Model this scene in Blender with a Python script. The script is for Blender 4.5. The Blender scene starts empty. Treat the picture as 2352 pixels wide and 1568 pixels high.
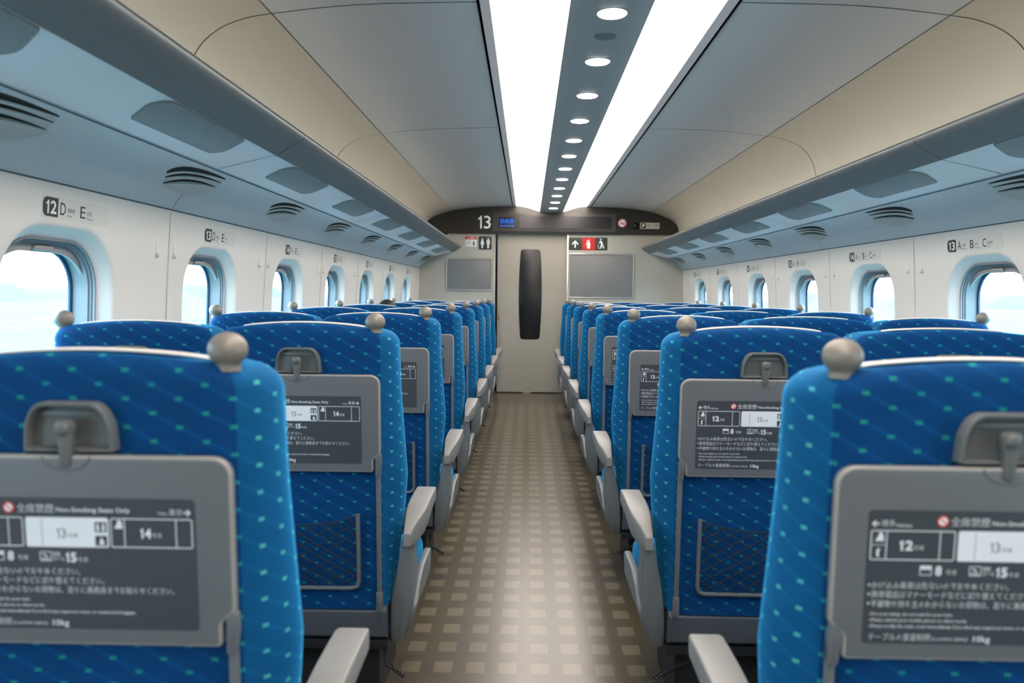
import bpy, bmesh, math, random
from mathutils import Vector, Matrix

random.seed(7)
S = bpy.context.scene
COL = S.collection
rad = math.radians

# ------------------------------------------------------------------ camera
XC = 0.272            # centre line of the car (the camera stands in the aisle at x = 0)
YE = 9.27             # end wall
YB = -1.47            # added closing wall behind the camera; the real cabin runs on
F_PX, W_PX, H_PX = 1783.0, 2352.0, 1568.0
VPX, VPY, ROLL = 1212.0, 673.5, rad(0.62)
ax_y = Vector(((VPX - W_PX / 2) / F_PX, (VPY - H_PX / 2) / F_PX, 1)).normalized()
up = Vector((math.sin(ROLL), -math.cos(ROLL), 0))
ax_z = (up - ax_y * up.dot(ax_y)).normalized()
ax_x = ax_y.cross(ax_z)
if ax_x.x < 0:
    ax_x = -ax_x
cam_d = bpy.data.cameras.new('camera')
cam = bpy.data.objects.new('camera', cam_d)
COL.objects.link(cam)
cam_d.sensor_width = 36.0
cam_d.lens = F_PX / W_PX * 36.0
cam_d.clip_start = 0.05
cam_d.clip_end = 2000
def cam_axis(v):      # camera-image axis (x right, y down, z forward) in world coordinates
    return Vector((v.dot(ax_x), v.dot(ax_y), v.dot(ax_z)))
cxw, cyw, czw = cam_axis(Vector((1, 0, 0))), cam_axis(Vector((0, -1, 0))), cam_axis(Vector((0, 0, -1)))
mw = Matrix((cxw, cyw, czw)).transposed().to_4x4()
mw.translation = Vector((0, 0, 1.2))
cam.matrix_world = mw
cam_d.dof.use_dof = True
cam_d.dof.focus_distance = 3.6
cam_d.dof.aperture_fstop = 3.6
S.camera = cam

# ------------------------------------------------------------------ world, exposure
SKY = 14.0
STRIP = 6.6
w = bpy.data.worlds.new('overcast_sky')
S.world = w
w.use_nodes = True
wn = w.node_tree.nodes
wl = w.node_tree.links
bgn = wn['Background']
tc = wn.new('ShaderNodeTexCoord'); sep = wn.new('ShaderNodeSeparateXYZ'); rmp = wn.new('ShaderNodeValToRGB')
wl.new(tc.outputs['Generated'], sep.inputs[0]); wl.new(sep.outputs['Z'], rmp.inputs[0])
rmp.color_ramp.elements[0].color = (0.66, 0.87, 1.0, 1); rmp.color_ramp.elements[0].position = 0.0
rmp.color_ramp.elements[1].color = (0.46, 0.74, 1.0, 1); rmp.color_ramp.elements[1].position = 0.7
wl.new(rmp.outputs[0], bgn.inputs['Color'])
bgn.inputs['Strength'].default_value = SKY
S.view_settings.view_transform = 'Standard'
S.view_settings.look = 'None'
S.view_settings.gamma = 1.0
S.view_settings.use_curve_mapping = False
S.view_settings.exposure = 0.45
cy = S.cycles
cy.use_denoising = True
cy.max_bounces = 7
cy.diffuse_bounces = 5
cy.glossy_bounces = 3
cy.transmission_bounces = 3
cy.transparent_max_bounces = 6
cy.caustics_reflective = False
cy.caustics_refractive = False
cy.sample_clamp_indirect = 6.0
cy.use_adaptive_sampling = True
cy.adaptive_threshold = 0.02

# ------------------------------------------------------------------ materials
def lin(r, g, b):
    f = lambda c: (c / 255 / 12.92) if c / 255 <= 0.04045 else ((c / 255 + 0.055) / 1.055) ** 2.4
    return (f(r), f(g), f(b), 1.0)

def mat(name, rgb, rough=0.5, metal=0.0, spec=0.5, emit=None, es=0.0, noise=0.0, nscale=30.0, bump=0.0):
    m = bpy.data.materials.new(name); m.use_nodes = True
    nt = m.node_tree; b = nt.nodes['Principled BSDF']
    b.inputs['Base Color'].default_value = rgb
    b.inputs['Roughness'].default_value = rough
    b.inputs['Metallic'].default_value = metal
    b.inputs['Specular IOR Level'].default_value = spec
    if emit:
        b.inputs['Emission Color'].default_value = emit
        b.inputs['Emission Strength'].default_value = es
    if noise or bump:
        t = nt.nodes.new('ShaderNodeTexCoord'); n = nt.nodes.new('ShaderNodeTexNoise')
        n.inputs['Scale'].default_value = nscale; n.inputs['Detail'].default_value = 4
        nt.links.new(t.outputs['Object'], n.inputs['Vector'])
        if noise:
            mr = nt.nodes.new('ShaderNodeMapRange'); mr.inputs['To Min'].default_value = 1 - noise; mr.inputs['To Max'].default_value = 1 + noise
            mx = nt.nodes.new('ShaderNodeVectorMath'); mx.operation = 'SCALE'; mx.inputs[0].default_value = rgb[:3]
            nt.links.new(n.outputs['Fac'], mr.inputs['Value']); nt.links.new(mr.outputs[0], mx.inputs['Scale'])
            nt.links.new(mx.outputs[0], b.inputs['Base Color'])
        if bump:
            bp = nt.nodes.new('ShaderNodeBump'); bp.inputs['Strength'].default_value = bump; bp.inputs['Distance'].default_value = 0.001
            nt.links.new(n.outputs['Fac'], bp.inputs['Height']); nt.links.new(bp.outputs[0], b.inputs['Normal'])
    return m

def math_node(nt, op, a, b=None, c=None):
    n = nt.nodes.new('ShaderNodeMath'); n.operation = op
    for i, v in enumerate((a, b, c)):
        if v is None: continue
        if isinstance(v, (int, float)): n.inputs[i].default_value = v
        else: nt.links.new(v, n.inputs[i])
    return n.outputs[0]

def fabric(name, c0, c1, cl, shc, d0, d1):
    m = bpy.data.materials.new(name); m.use_nodes = True
    nt = m.node_tree; b = nt.nodes['Principled BSDF']; L = nt.links
    uv = nt.nodes.new('ShaderNodeUVMap'); uv.uv_map = 'UVMap'
    sp = nt.nodes.new('ShaderNodeSeparateXYZ'); L.new(uv.outputs[0], sp.inputs[0])
    u, v = sp.outputs['X'], sp.outputs['Y']
    PU, PV, DU, DV = 0.072, 0.039, 0.0048, 0.0027
    masks, cells = [], []
    for off in (0.0, 0.5):
        pu = math_node(nt, 'ADD', math_node(nt, 'DIVIDE', u, PU), off + 100)
        pv = math_node(nt, 'ADD', math_node(nt, 'DIVIDE', v, PV), off + 100)
        du = math_node(nt, 'ABSOLUTE', math_node(nt, 'SUBTRACT', math_node(nt, 'FRACT', pu), 0.5))
        dv = math_node(nt, 'ABSOLUTE', math_node(nt, 'SUBTRACT', math_node(nt, 'FRACT', pv), 0.5))
        masks.append(math_node(nt, 'MULTIPLY', math_node(nt, 'LESS_THAN', du, DU / PU), math_node(nt, 'LESS_THAN', dv, DV / PV)))
        cells.append((math_node(nt, 'FLOOR', pu), math_node(nt, 'FLOOR', pv)))
    mask = math_node(nt, 'ADD', masks[0], masks[1])
    cv = nt.nodes.new('ShaderNodeCombineXYZ'); L.new(cells[0][0], cv.inputs[0]); L.new(cells[0][1], cv.inputs[1])
    L.new(masks[0], cv.inputs[2])
    wnn = nt.nodes.new('ShaderNodeTexWhiteNoise'); wnn.noise_dimensions = '3D'; L.new(cv.outputs[0], wnn.inputs['Vector'])
    dot = nt.nodes.new('ShaderNodeValToRGB'); L.new(wnn.outputs['Value'], dot.inputs[0])
    dot.color_ramp.elements[0].color = d0; dot.color_ramp.elements[1].color = d1
    # faint diagonal woven lines joining the dots
    dg = math_node(nt, 'FRACT', math_node(nt, 'ADD', math_node(nt, 'DIVIDE', u, PU), math_node(nt, 'ADD', math_node(nt, 'DIVIDE', v, PV), 100.0)))
    ln = math_node(nt, 'LESS_THAN', math_node(nt, 'ABSOLUTE', math_node(nt, 'SUBTRACT', dg, 0.5)), 0.0)
    dline = math_node(nt, 'SMOOTH_MIN', math_node(nt, 'MULTIPLY', math_node(nt, 'ABSOLUTE', math_node(nt, 'SUBTRACT', dg, 0.5)), 2.0), 1.0, 0.1)
    line = math_node(nt, 'POWER', dline, 6.0)
    nz = nt.nodes.new('ShaderNodeTexNoise'); nz.inputs['Scale'].default_value = 9.0; nz.inputs['Detail'].default_value = 2
    mp = nt.nodes.new('ShaderNodeMapping'); mp.inputs['Scale'].default_value = (1.0, 2.2, 1); L.new(uv.outputs[0], mp.inputs['Vector']); L.new(mp.outputs[0], nz.inputs['Vector'])
    base = nt.nodes.new('ShaderNodeMixRGB'); base.inputs[1].default_value = c0; base.inputs[2].default_value = c1
    L.new(nz.outputs['Fac'], base.inputs[0])
    mixl = nt.nodes.new('ShaderNodeMixRGB'); L.new(math_node(nt, 'MULTIPLY', line, 0.42), mixl.inputs[0]); L.new(base.outputs[0], mixl.inputs[1]); mixl.inputs[2].default_value = cl
    mixd = nt.nodes.new('ShaderNodeMixRGB'); L.new(mask, mixd.inputs[0]); L.new(mixl.outputs[0], mixd.inputs[1]); L.new(dot.outputs[0], mixd.inputs[2])
    L.new(mixd.outputs[0], b.inputs['Base Color'])
    b.inputs['Roughness'].default_value = 0.85
    b.inputs['Specular IOR Level'].default_value = 0.2
    b.inputs['Sheen Weight'].default_value = 0.0
    b.inputs['Sheen Roughness'].default_value = 0.32
    b.inputs['Sheen Tint'].default_value = lin(130, 214, 245)
    sh = nt.nodes.new('ShaderNodeBsdfSheen'); sh.inputs['Color'].default_value = shc; sh.inputs['Roughness'].default_value = 0.45
    ad = nt.nodes.new('ShaderNodeAddShader'); L.new(b.outputs[0], ad.inputs[0]); L.new(sh.outputs[0], ad.inputs[1])
    L.new(ad.outputs[0], nt.nodes['Material Output'].inputs['Surface'])
    wv = nt.nodes.new('ShaderNodeTexNoise'); wv.inputs['Scale'].default_value = 420.0
    L.new(uv.outputs[0], wv.inputs['Vector'])
    bp = nt.nodes.new('ShaderNodeBump'); bp.inputs['Strength'].default_value = 0.25; bp.inputs['Distance'].default_value = 0.001
    L.new(wv.outputs['Fac'], bp.inputs['Height']); L.new(bp.outputs[0], b.inputs['Normal'])
    return m

def floor_mat():
    m = bpy.data.materials.new('brown_vinyl_floor'); m.use_nodes = True
    nt = m.node_tree; b = nt.nodes['Principled BSDF']; L = nt.links
    t = nt.nodes.new('ShaderNodeTexCoord'); sp = nt.nodes.new('ShaderNodeSeparateXYZ'); L.new(t.outputs['Object'], sp.inputs[0])
    x, y = sp.outputs['X'], sp.outputs['Y']
    px = math_node(nt, 'FRACT', math_node(nt, 'ADD', math_node(nt, 'DIVIDE', x, 0.1035), 50.0))
    py = math_node(nt, 'FRACT', math_node(nt, 'ADD', math_node(nt, 'DIVIDE', math_node(nt, 'SUBTRACT', y, 2.42 + 0.072), 0.144), 50.0))
    mx = math_node(nt, 'LESS_THAN', math_node(nt, 'ABSOLUTE', math_node(nt, 'SUBTRACT', px, 0.5)), 0.285)
    my = math_node(nt, 'LESS_THAN', math_node(nt, 'ABSOLUTE', math_node(nt, 'SUBTRACT', py, 0.5)), 0.25)
    ma = math_node(nt, 'LESS_THAN', math_node(nt, 'ABSOLUTE', math_node(nt, 'SUBTRACT', x, 0.005)), 0.42)
    me = math_node(nt, 'LESS_THAN', y, 8.45)
    mk = math_node(nt, 'MULTIPLY', math_node(nt, 'MULTIPLY', mx, my), math_node(nt, 'MULTIPLY', ma, me))
    # tweed lines inside each mark and a mottled ground
    tw = math_node(nt, 'ADD', math_node(nt, 'MULTIPLY', math_node(nt, 'SINE', math_node(nt, 'MULTIPLY', x, 700.0)), 0.05), 0.95)
    n = nt.nodes.new('ShaderNodeTexNoise'); n.inputs['Scale'].default_value = 14; n.inputs['Detail'].default_value = 6; L.new(t.outputs['Object'], n.inputs['Vector'])
    n2 = nt.nodes.new('ShaderNodeTexNoise'); n2.inputs['Scale'].default_value = 160; n2.inputs['Detail'].default_value = 3; L.new(t.outputs['Object'], n2.inputs['Vector'])
    vr = math_node(nt, 'MULTIPLY', math_node(nt, 'ADD', math_node(nt, 'MULTIPLY', n.outputs['Fac'], 0.3), 0.85), math_node(nt, 'ADD', math_node(nt, 'MULTIPLY', n2.outputs['Fac'], 0.12), 0.94))
    c1 = nt.nodes.new('ShaderNodeMixRGB'); L.new(math_node(nt, 'MULTIPLY', mk, tw), c1.inputs[0])
    c1.inputs[1].default_value = lin(76, 68, 51); c1.inputs[2].default_value = lin(107, 97, 77)
    sc = nt.nodes.new('ShaderNodeVectorMath'); sc.operation = 'SCALE'; L.new(c1.outputs[0], sc.inputs[0]); L.new(vr, sc.inputs['Scale'])
    L.new(sc.outputs[0], b.inputs['Base Color'])
    b.inputs['Roughness'].default_value = 0.2
    b.inputs['Specular IOR Level'].default_value = 0.8
    rr = nt.nodes.new('ShaderNodeMapRange'); L.new(n.outputs['Fac'], rr.inputs['Value']); rr.inputs['To Min'].default_value = 0.282; rr.inputs['To Max'].default_value = 0.296
    L.new(rr.outputs[0], b.inputs['Roughness'])
    return m

def glass_mat():
    m = bpy.data.materials.new('window_glass'); m.use_nodes = True
    nt = m.node_tree; nt.nodes.clear()
    o = nt.nodes.new('ShaderNodeOutputMaterial'); mx = nt.nodes.new('ShaderNodeMixShader')
    tr = nt.nodes.new('ShaderNodeBsdfTransparent'); tr.inputs[0].default_value = (0.97, 0.985, 0.985, 1)
    gl = nt.nodes.new('ShaderNodeBsdfGlossy'); gl.inputs['Roughness'].default_value = 0.02
    lw = nt.nodes.new('ShaderNodeLayerWeight'); lw.inputs[0].default_value = 0.5
    fr = math_node(nt, 'MULTIPLY_ADD', math_node(nt, 'POWER', lw.outputs['Facing'], 5.0), 0.5, 0.03)
    nt.links.new(fr, mx.inputs[0]); nt.links.new(tr.outputs[0], mx.inputs[1]); nt.links.new(gl.outputs[0], mx.inputs[2])
    nt.links.new(mx.outputs[0], o.inputs[0])
    return m

def ground_mat():
    m = bpy.data.materials.new('pale_fields'); m.use_nodes = True
    nt = m.node_tree; b = nt.nodes['Principled BSDF']; L = nt.links
    t = nt.nodes.new('ShaderNodeTexCoord'); mp = nt.nodes.new('ShaderNodeMapping'); mp.inputs['Scale'].default_value = (0.09, 0.004, 1)
    n = nt.nodes.new('ShaderNodeTexNoise'); n.inputs['Scale'].default_value = 1.0; n.inputs['Detail'].default_value = 5
    L.new(t.outputs['Object'], mp.inputs['Vector']); L.new(mp.outputs[0], n.inputs['Vector'])
    r = nt.nodes.new('ShaderNodeValToRGB'); L.new(n.outputs['Fac'], r.inputs[0])
    e = r.color_ramp.elements
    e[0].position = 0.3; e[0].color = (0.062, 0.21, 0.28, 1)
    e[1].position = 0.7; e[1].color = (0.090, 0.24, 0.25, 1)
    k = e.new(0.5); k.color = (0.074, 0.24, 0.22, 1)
    L.new(r.outputs[0], b.inputs['Base Color']); b.inputs['Roughness'].default_value = 0.95
    b.inputs['Specular IOR Level'].default_value = 0.1
    return m

M = dict(
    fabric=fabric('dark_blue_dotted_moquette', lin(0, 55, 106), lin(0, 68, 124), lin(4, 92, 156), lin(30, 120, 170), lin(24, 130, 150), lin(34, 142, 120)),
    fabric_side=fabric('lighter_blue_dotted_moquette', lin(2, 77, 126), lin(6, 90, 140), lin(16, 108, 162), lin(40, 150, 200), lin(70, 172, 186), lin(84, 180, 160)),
    floor=floor_mat(), glass=glass_mat(), ground=ground_mat(),
    ceiling=mat('pale_ceiling_panel', lin(206, 206, 204), 0.5),
    cove=mat('cream_cove_panel', lin(204, 194, 176), 0.5),
    seam=mat('dark_seam', lin(90, 86, 78), 0.7),
    gap=mat('black_gap', lin(14, 14, 16), 0.8),
    wall=mat('ivory_wall_panel', lin(228, 225, 218), 0.5),
    rack=mat('silver_grey_rack', lin(124, 127, 128), 0.5),
    rackunder=mat('pale_grey_rack_underside', lin(240, 244, 247), 0.5),
    bulge=mat('pale_grey_duct_cover', lin(206, 216, 220), 0.5),
    lampcover=mat('grey_cover_panel', lin(142, 150, 150), 0.55),
    ventdark=mat('vent_hollow', lin(16, 18, 18), 0.8),
    vent=mat('vent_grey_plastic', lin(192, 200, 198), 0.5),
    endwall=mat('beige_end_wall', lin(184, 180, 168), 0.45, noise=0.03, nscale=6),
    door=mat('beige_door_panel', lin(168, 161, 147), 0.4, noise=0.03, nscale=5),
    darkpanel=mat('dark_brown_panel', lin(50, 47, 43), 0.45),
    housing=mat('charcoal_display_housing', lin(72, 68, 63), 0.45),
    screen=mat('black_ticker_screen', lin(40, 38, 40), 0.25),
    ledback=mat('led_panel_glass', lin(14, 20, 38), 0.2),
    led=mat('blue_led_letters', lin(30, 70, 140), 0.4, emit=lin(46, 120, 235), es=0.75),
    blackglass=mat('black_door_glass', lin(16, 15, 14), 0.34, spec=0.6),
    board=mat('grey_notice_board', lin(138, 137, 136), 0.5),
    silver=mat('brushed_aluminium', lin(196, 194, 190), 0.3, metal=0.85),
    white=mat('white_print', lin(248, 248, 246), 0.5),
    print=mat('pale_print', lin(236, 239, 242), 0.6),
    printgrey=mat('grey_print', lin(120, 126, 128), 0.6),
    ink=mat('charcoal_ink', lin(58, 60, 58), 0.6),
    sign=mat('charcoal_sign_plate', lin(62, 62, 58), 0.45),
    red=mat('red_sign', lin(206, 34, 30), 0.5),
    strip=mat('ceiling_light_diffuser', lin(240, 240, 235), 0.5, emit=(1.0, 0.895, 0.82, 1), es=STRIP),
    lens=mat('downlight_lens', lin(240, 240, 235), 0.5, emit=(1.0, 0.895, 0.82, 1), es=STRIP),
    centre=mat('grey_centre_panel', lin(170, 174, 178), 0.5),
    tray=mat('warm_grey_tray', lin(106, 109, 112), 0.42, bump=0.05, nscale=500),
    tray_highlight=mat('tray_edge_highlight', lin(156, 152, 146), 0.35),  # bevel highlight painted in as a paler colour
    panel=mat('dark_grey_notice_panel', lin(62, 67, 72), 0.5),
    latch=mat('grey_latch_plastic', lin(104, 107, 106), 0.45),
    shell=mat('slate_grey_shell', lin(84, 89, 96), 0.45),
    arm=mat('pale_grey_armrest', lin(140, 138, 134), 0.42),
    armside=mat('mid_grey_side_panel', lin(124, 128, 131), 0.42),
    knob=mat('satin_silver_knob', lin(142, 134, 124), 0.45, metal=0.15),
    cloth=mat('white_head_cover', lin(238, 234, 226), 0.9),
    net=mat('dark_net_cord', lin(34, 40, 42), 0.8),
    under=mat('black_underframe', lin(34, 34, 36), 0.6),
    black=mat('black_rubber', lin(18, 18, 18), 0.5),
    chrome=mat('chrome', lin(220, 220, 220), 0.15, metal=1.0),
    frame=mat('grey_window_frame', lin(122, 126, 130), 0.45),
    gasket=mat('dark_blue_gasket', lin(34, 72, 104), 0.5),
    blind=mat('grey_blind', lin(156, 154, 152), 0.6),
    brass=mat('brass_pull', lin(180, 140, 70), 0.35, metal=0.8),
    hair=mat('black_hair', lin(26, 22, 20), 0.6),
    skin=mat('skin', lin(214, 170, 142), 0.55),
    shirt=mat('navy_jacket', lin(44, 48, 60), 0.85),
    far=mat('pale_far_building', (0.20, 0.20, 0.205, 1), 0.9),
    far2=mat('pale_far_trees', (0.070, 0.14, 0.16, 1), 0.95),
)

# ------------------------------------------------------------------ mesh helpers
class MB:
    def __init__(s):
        s.v, s.f, s.uv = [], [], None
        s.fm = []
        s.mi = 0
    def add(s, vs, fs):
        o = len(s.v)
        s.v += [tuple(p) for p in vs]
        for f in fs:
            s.f.append(tuple(i + o for i in f)); s.fm.append(s.mi)
        return o
    def loft(s, loops, closed=True, cap=(True, True)):
        n = len(loops[0]); vs = [p for l in loops for p in l]; fs = []
        for k in range(len(loops) - 1):
            for i in range(n if closed else n - 1):
                j = (i + 1) % n
                fs.append((k * n + i, k * n + j, (k + 1) * n + j, (k + 1) * n + i))
        if cap[0]: fs.append(tuple(range(n - 1, -1, -1)))
        if cap[1]: fs.append(tuple((len(loops) - 1) * n + i for i in range(n)))
        return s.add(vs, fs)
    def prism(s, out, d0, d1, fn, bev=0.0, nb=2, rim=None):
        if bev <= 0:
            loops = [[fn(u, v, d) for u, v in out] for d in (d0, d1)]
        else:
            loops = []
            sg = 1 if d1 > d0 else -1
            for k in range(nb + 1):
                a = math.pi / 2 * k / nb
                o = inset(out, bev * (1 - math.sin(a)))
                loops.append([fn(u, v, d0 + sg * bev * (1 - math.cos(a))) for u, v in o])
            for k in range(nb + 1):
                a = math.pi / 2 * (1 - k / nb)
                o = inset(out, bev * (1 - math.sin(a)))
                loops.append([fn(u, v, d1 - sg * bev * (1 - math.cos(a))) for u, v in o])
        f0 = len(s.f)
        s.loft(loops)
        if rim is not None:
            n = len(out)
            for f in range(f0 + (nb + 1) * n, f0 + (len(loops) - 1) * n): s.fm[f] = rim
    def box(s, lo, hi, bev=0.0):
        s.prism([(lo[0], lo[1]), (hi[0], lo[1]), (hi[0], hi[1]), (lo[0], hi[1])], lo[2], hi[2], lambda u, v, d: (u, v, d), bev)
    def tube(s, path, r, n=8, closed=False):
        P = [Vector(p) for p in path]; loops = []
        N = len(P); prev = None
        for i, p in enumerate(P):
            a = P[(i - 1) % N] if (closed or i > 0) else p
            b = P[(i + 1) % N] if (closed or i < N - 1) else p
            t = (b - a).normalized()
            if prev is None:
                q = Vector((0, 0, 1)) if abs(t.z) < 0.9 else Vector((1, 0, 0))
                e1 = t.cross(q).normalized()
            else:
                e1 = (prev - t * prev.dot(t)).normalized()
            prev = e1; e2 = t.cross(e1)
            rr = r[i] if isinstance(r, (list, tuple)) else r
            loops.append([p + e1 * rr * math.cos(2 * math.pi * k / n) + e2 * rr * math.sin(2 * math.pi * k / n) for k in range(n)])
        if closed:
            loops.append(loops[0]); s.loft(loops, cap=(False, False))
        else:
            s.loft(loops)
    def lathe(s, prof, c, n=24, fn=None):
        fn = fn or (lambda x, y, z: (c[0] + x, c[1] + y, c[2] + z))
        loops = [[fn(r * math.cos(2 * math.pi * k / n), r * math.sin(2 * math.pi * k / n), h) for k in range(n)] for r, h in prof]
        s.loft(loops)
    def poly(s, pts):
        s.add(pts, [tuple(range(len(pts)))])
    def build(s, name, m, parent=None, angle=35, recalc=True):
        me = bpy.data.meshes.new(name)
        me.from_pydata(s.v, [], s.f)
        ms = m if isinstance(m, (list, tuple)) else [m]
        for x in ms: me.materials.append(x)
        if len(ms) > 1:
            me.polygons.foreach_set('material_index', s.fm)
        if s.uv:
            l = me.uv_layers.new(name='UVMap')
            for p in me.polygons:
                for li, vi in zip(p.loop_indices, p.vertices):
                    l.data[li].uv = s.uv[vi]
        if recalc:
            bm = bmesh.new(); bm.from_mesh(me)
            bmesh.ops.remove_doubles(bm, verts=bm.verts, dist=1e-6) if not s.uv else None
            bmesh.ops.recalc_face_normals(bm, faces=bm.faces); bm.to_mesh(me); bm.free()
        me.polygons.foreach_set('use_smooth', [True] * len(me.polygons))
        me.set_sharp_from_angle(angle=rad(angle))
        me.update()
        o = bpy.data.objects.new(name, me)
        COL.objects.link(o)
        if parent: o.parent = parent
        return o

def inset(out, d):
    if abs(d) < 1e-9: return list(out)
    n = len(out); area = sum(out[i][0] * out[(i + 1) % n][1] - out[(i + 1) % n][0] * out[i][1] for i in range(n))
    sg = 1 if area > 0 else -1; res = []
    for i in range(n):
        p, a, b = Vector(out[i]), Vector(out[i - 1]), Vector(out[(i + 1) % n])
        e1, e2 = (p - a).normalized(), (b - p).normalized()
        n1, n2 = Vector((-e1.y, e1.x)) * sg, Vector((-e2.y, e2.x)) * sg
        m = n1 + n2
        l = m.length
        if l < 1e-6: res.append(tuple(p)); continue
        m /= l
        k = d / max(0.35, m.dot(n1))
        res.append((p.x + m.x * k, p.y + m.y * k))
    return res

def rpoly(pts, r, n=5):
    """polygon with rounded corners; r a number or a list"""
    N = len(pts); out = []
    for i in range(N):
        ri = r[i] if isinstance(r, (list, tuple)) else r
        p, a, b = Vector(pts[i]), Vector(pts[i - 1]), Vector(pts[(i + 1) % N])
        if ri <= 1e-6: out.append(tuple(p)); continue
        e1, e2 = (a - p).normalized(), (b - p).normalized()
        ang = e1.angle(e2); t = min(ri / math.tan(ang / 2), 0.49 * (a - p).length, 0.49 * (b - p).length)
        rr = t * math.tan(ang / 2)
        c = p + (e1 + e2).normalized() * (rr / math.sin(ang / 2))
        s0, s1 = p + e1 * t - c, p + e2 * t - c
        a0 = math.atan2(s0.y, s0.x); da = math.atan2(s1.y, s1.x) - a0
        while da > math.pi: da -= 2 * math.pi
        while da < -math.pi: da += 2 * math.pi
        for k in range(n + 1):
            q = a0 + da * k / n
            out.append((c.x + rr * math.cos(q), c.y + rr * math.sin(q)))
    return out
def rect(x0, y0, x1, y1): return [(x0, y0), (x1, y0), (x1, y1), (x0, y1)]
def rrect(x0, y0, x1, y1, r, n=5): return rpoly(rect(x0, y0, x1, y1), r, n)
def circle(cx, cy_, r, n=24): return [(cx + r * math.cos(2 * math.pi * k / n), cy_ + r * math.sin(2 * math.pi * k / n)) for k in range(n)]

_tc = {}
def text_mesh(body, bold=0.0, res=2):
    key = (body, bold, res)
    if key in _tc: return _tc[key]
    c = bpy.data.curves.new('t', 'FONT'); c.body = body; c.size = 1.0; c.resolution_u = res; c.offset = bold; c.fill_mode = 'FRONT'
    o = bpy.data.objects.new('t', c); COL.objects.link(o)
    dg = bpy.context.evaluated_depsgraph_get(); dg.update()
    me = bpy.data.meshes.new_from_object(o.evaluated_get(dg))
    vs = [(v.co.x, v.co.y) for v in me.vertices]; fs = [tuple(p.vertices) for p in me.polygons]
    bpy.data.objects.remove(o); bpy.data.curves.remove(c); bpy.data.meshes.remove(me)
    _tc[key] = (vs, fs); return vs, fs
def num_mesh(body, bold, res):
    key = ('num', body, bold, res)
    if key in _tc: return _tc[key]
    V, Fc, x = [], [], 0.0
    ref = text_mesh('3', bold, res)[0]
    y0, y1 = min(p[1] for p in ref), max(p[1] for p in ref); hh = y1 - y0
    sw = 0.115 + 1.7 * bold
    for ch in body:
        if ch == '1':
            g = [(0.30 - sw, 0.0), (0.30, 0.0), (0.30, 1.0), (0.30 - sw * 0.75, 1.0), (0.16 - sw * 0.3, 0.86), (0.0, 0.80), (0.0, 0.80 - sw * 0.85), (0.30 - sw, 0.80 - sw * 0.6)]
            vs = [(p * hh, y0 + q * hh) for p, q in g]; fs = [tuple(range(8))]
        else:
            vs, fs = text_mesh(ch, bold, res)
        m0, m1 = min(p[0] for p in vs), max(p[0] for p in vs); o = len(V)
        V += [(p[0] - m0 + x, p[1]) for p in vs]; Fc += [tuple(i + o for i in f) for f in fs]
        x += m1 - m0 + hh * (0.14 if ch != '1' else 0.17)
    _tc[key] = (V, Fc); return V, Fc
def text(mb, body, x0, x1, zc, h, fn, d, bold=0.0, res=2):
    """flat lettering from x0 to x1 (x1 None: keep proportions), centred at zc with the given letter height"""
    cjk = any(ord(ch) > 0x2E80 for ch in body)
    shift = min(bold, 0.012) if cjk else 0.0
    if cjk: bold = 0.0
    vs, fs = num_mesh(body, bold, res) if body.isdigit() else text_mesh(body, bold, res)
    ax, bx = min(v[0] for v in vs), max(v[0] for v in vs)
    ay, by = min(v[1] for v in vs), max(v[1] for v in vs)
    sy = h / (by - ay); sx = sy if x1 is None else (x1 - x0) / (bx - ax)
    for dx in ((-shift, shift) if shift else (0.0,)):      # heavy strokes: the same glyphs set twice, a hair apart
        mb.add([fn(x0 + (v[0] - ax + dx) * sx, zc - h / 2 + (v[1] - ay) * sy, d) for v in vs], fs)

def empty(name, loc):
    o = bpy.data.objects.new(name, None); COL.objects.link(o); o.location = loc; o.empty_display_size = 0.1
    return o
def tag(o, label=None, cat=None, group=None, kind=None):
    if label: o['label'] = label
    if cat: o['category'] = cat
    if group: o['group'] = group
    if kind: o['kind'] = kind
    return o
def struct(o): o['kind'] = 'structure'; return o
def copy_tree(o, parent=None):
    c = o.copy(); COL.objects.link(c)
    if parent: c.parent = parent
    for ch in list(o.children): copy_tree(ch, c)
    return c
ORD = ['first', 'second', 'third', 'fourth', 'fifth', 'sixth', 'seventh', 'eighth', 'ninth', 'tenth', 'eleventh', 'twelfth']

# ------------------------------------------------------------------ setting: floor, ceiling, racks, walls
mb = MB(); mb.box((XC - 1.75, YB - 0.1, -0.06), (XC + 1.75, YE + 0.4, 0.0)); struct(mb.build('floor', M['floor']))

def extrude_profile(name, prof, sides, m, y0=YB, y1=YE, closed=False, parent=None, angle=35):
    mb = MB()
    for sd in sides:
        l = [[(XC + sd * a, y, z) for a, z in prof] for y in (y0, y1)]
        mb.loft(l, closed=closed, cap=(closed, closed))
    return mb.build(name, m, parent, angle)

def smooth_curve(pts, n=6):
    """Catmull-Rom through the points"""
    out = []
    P = [pts[0]] + list(pts) + [pts[-1]]
    for i in range(1, len(P) - 2):
        p0, p1, p2, p3 = (Vector(q) for q in P[i - 1:i + 3])
        for k in range(n):
            t = k / n
            out.append(tuple(0.5 * ((2 * p1) + (p2 - p0) * t + (2 * p0 - 5 * p1 + 4 * p2 - p3) * t * t + (3 * p1 - p0 - 3 * p2 + p3) * t ** 3)))
    out.append(tuple(pts[-1])); return out

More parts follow.
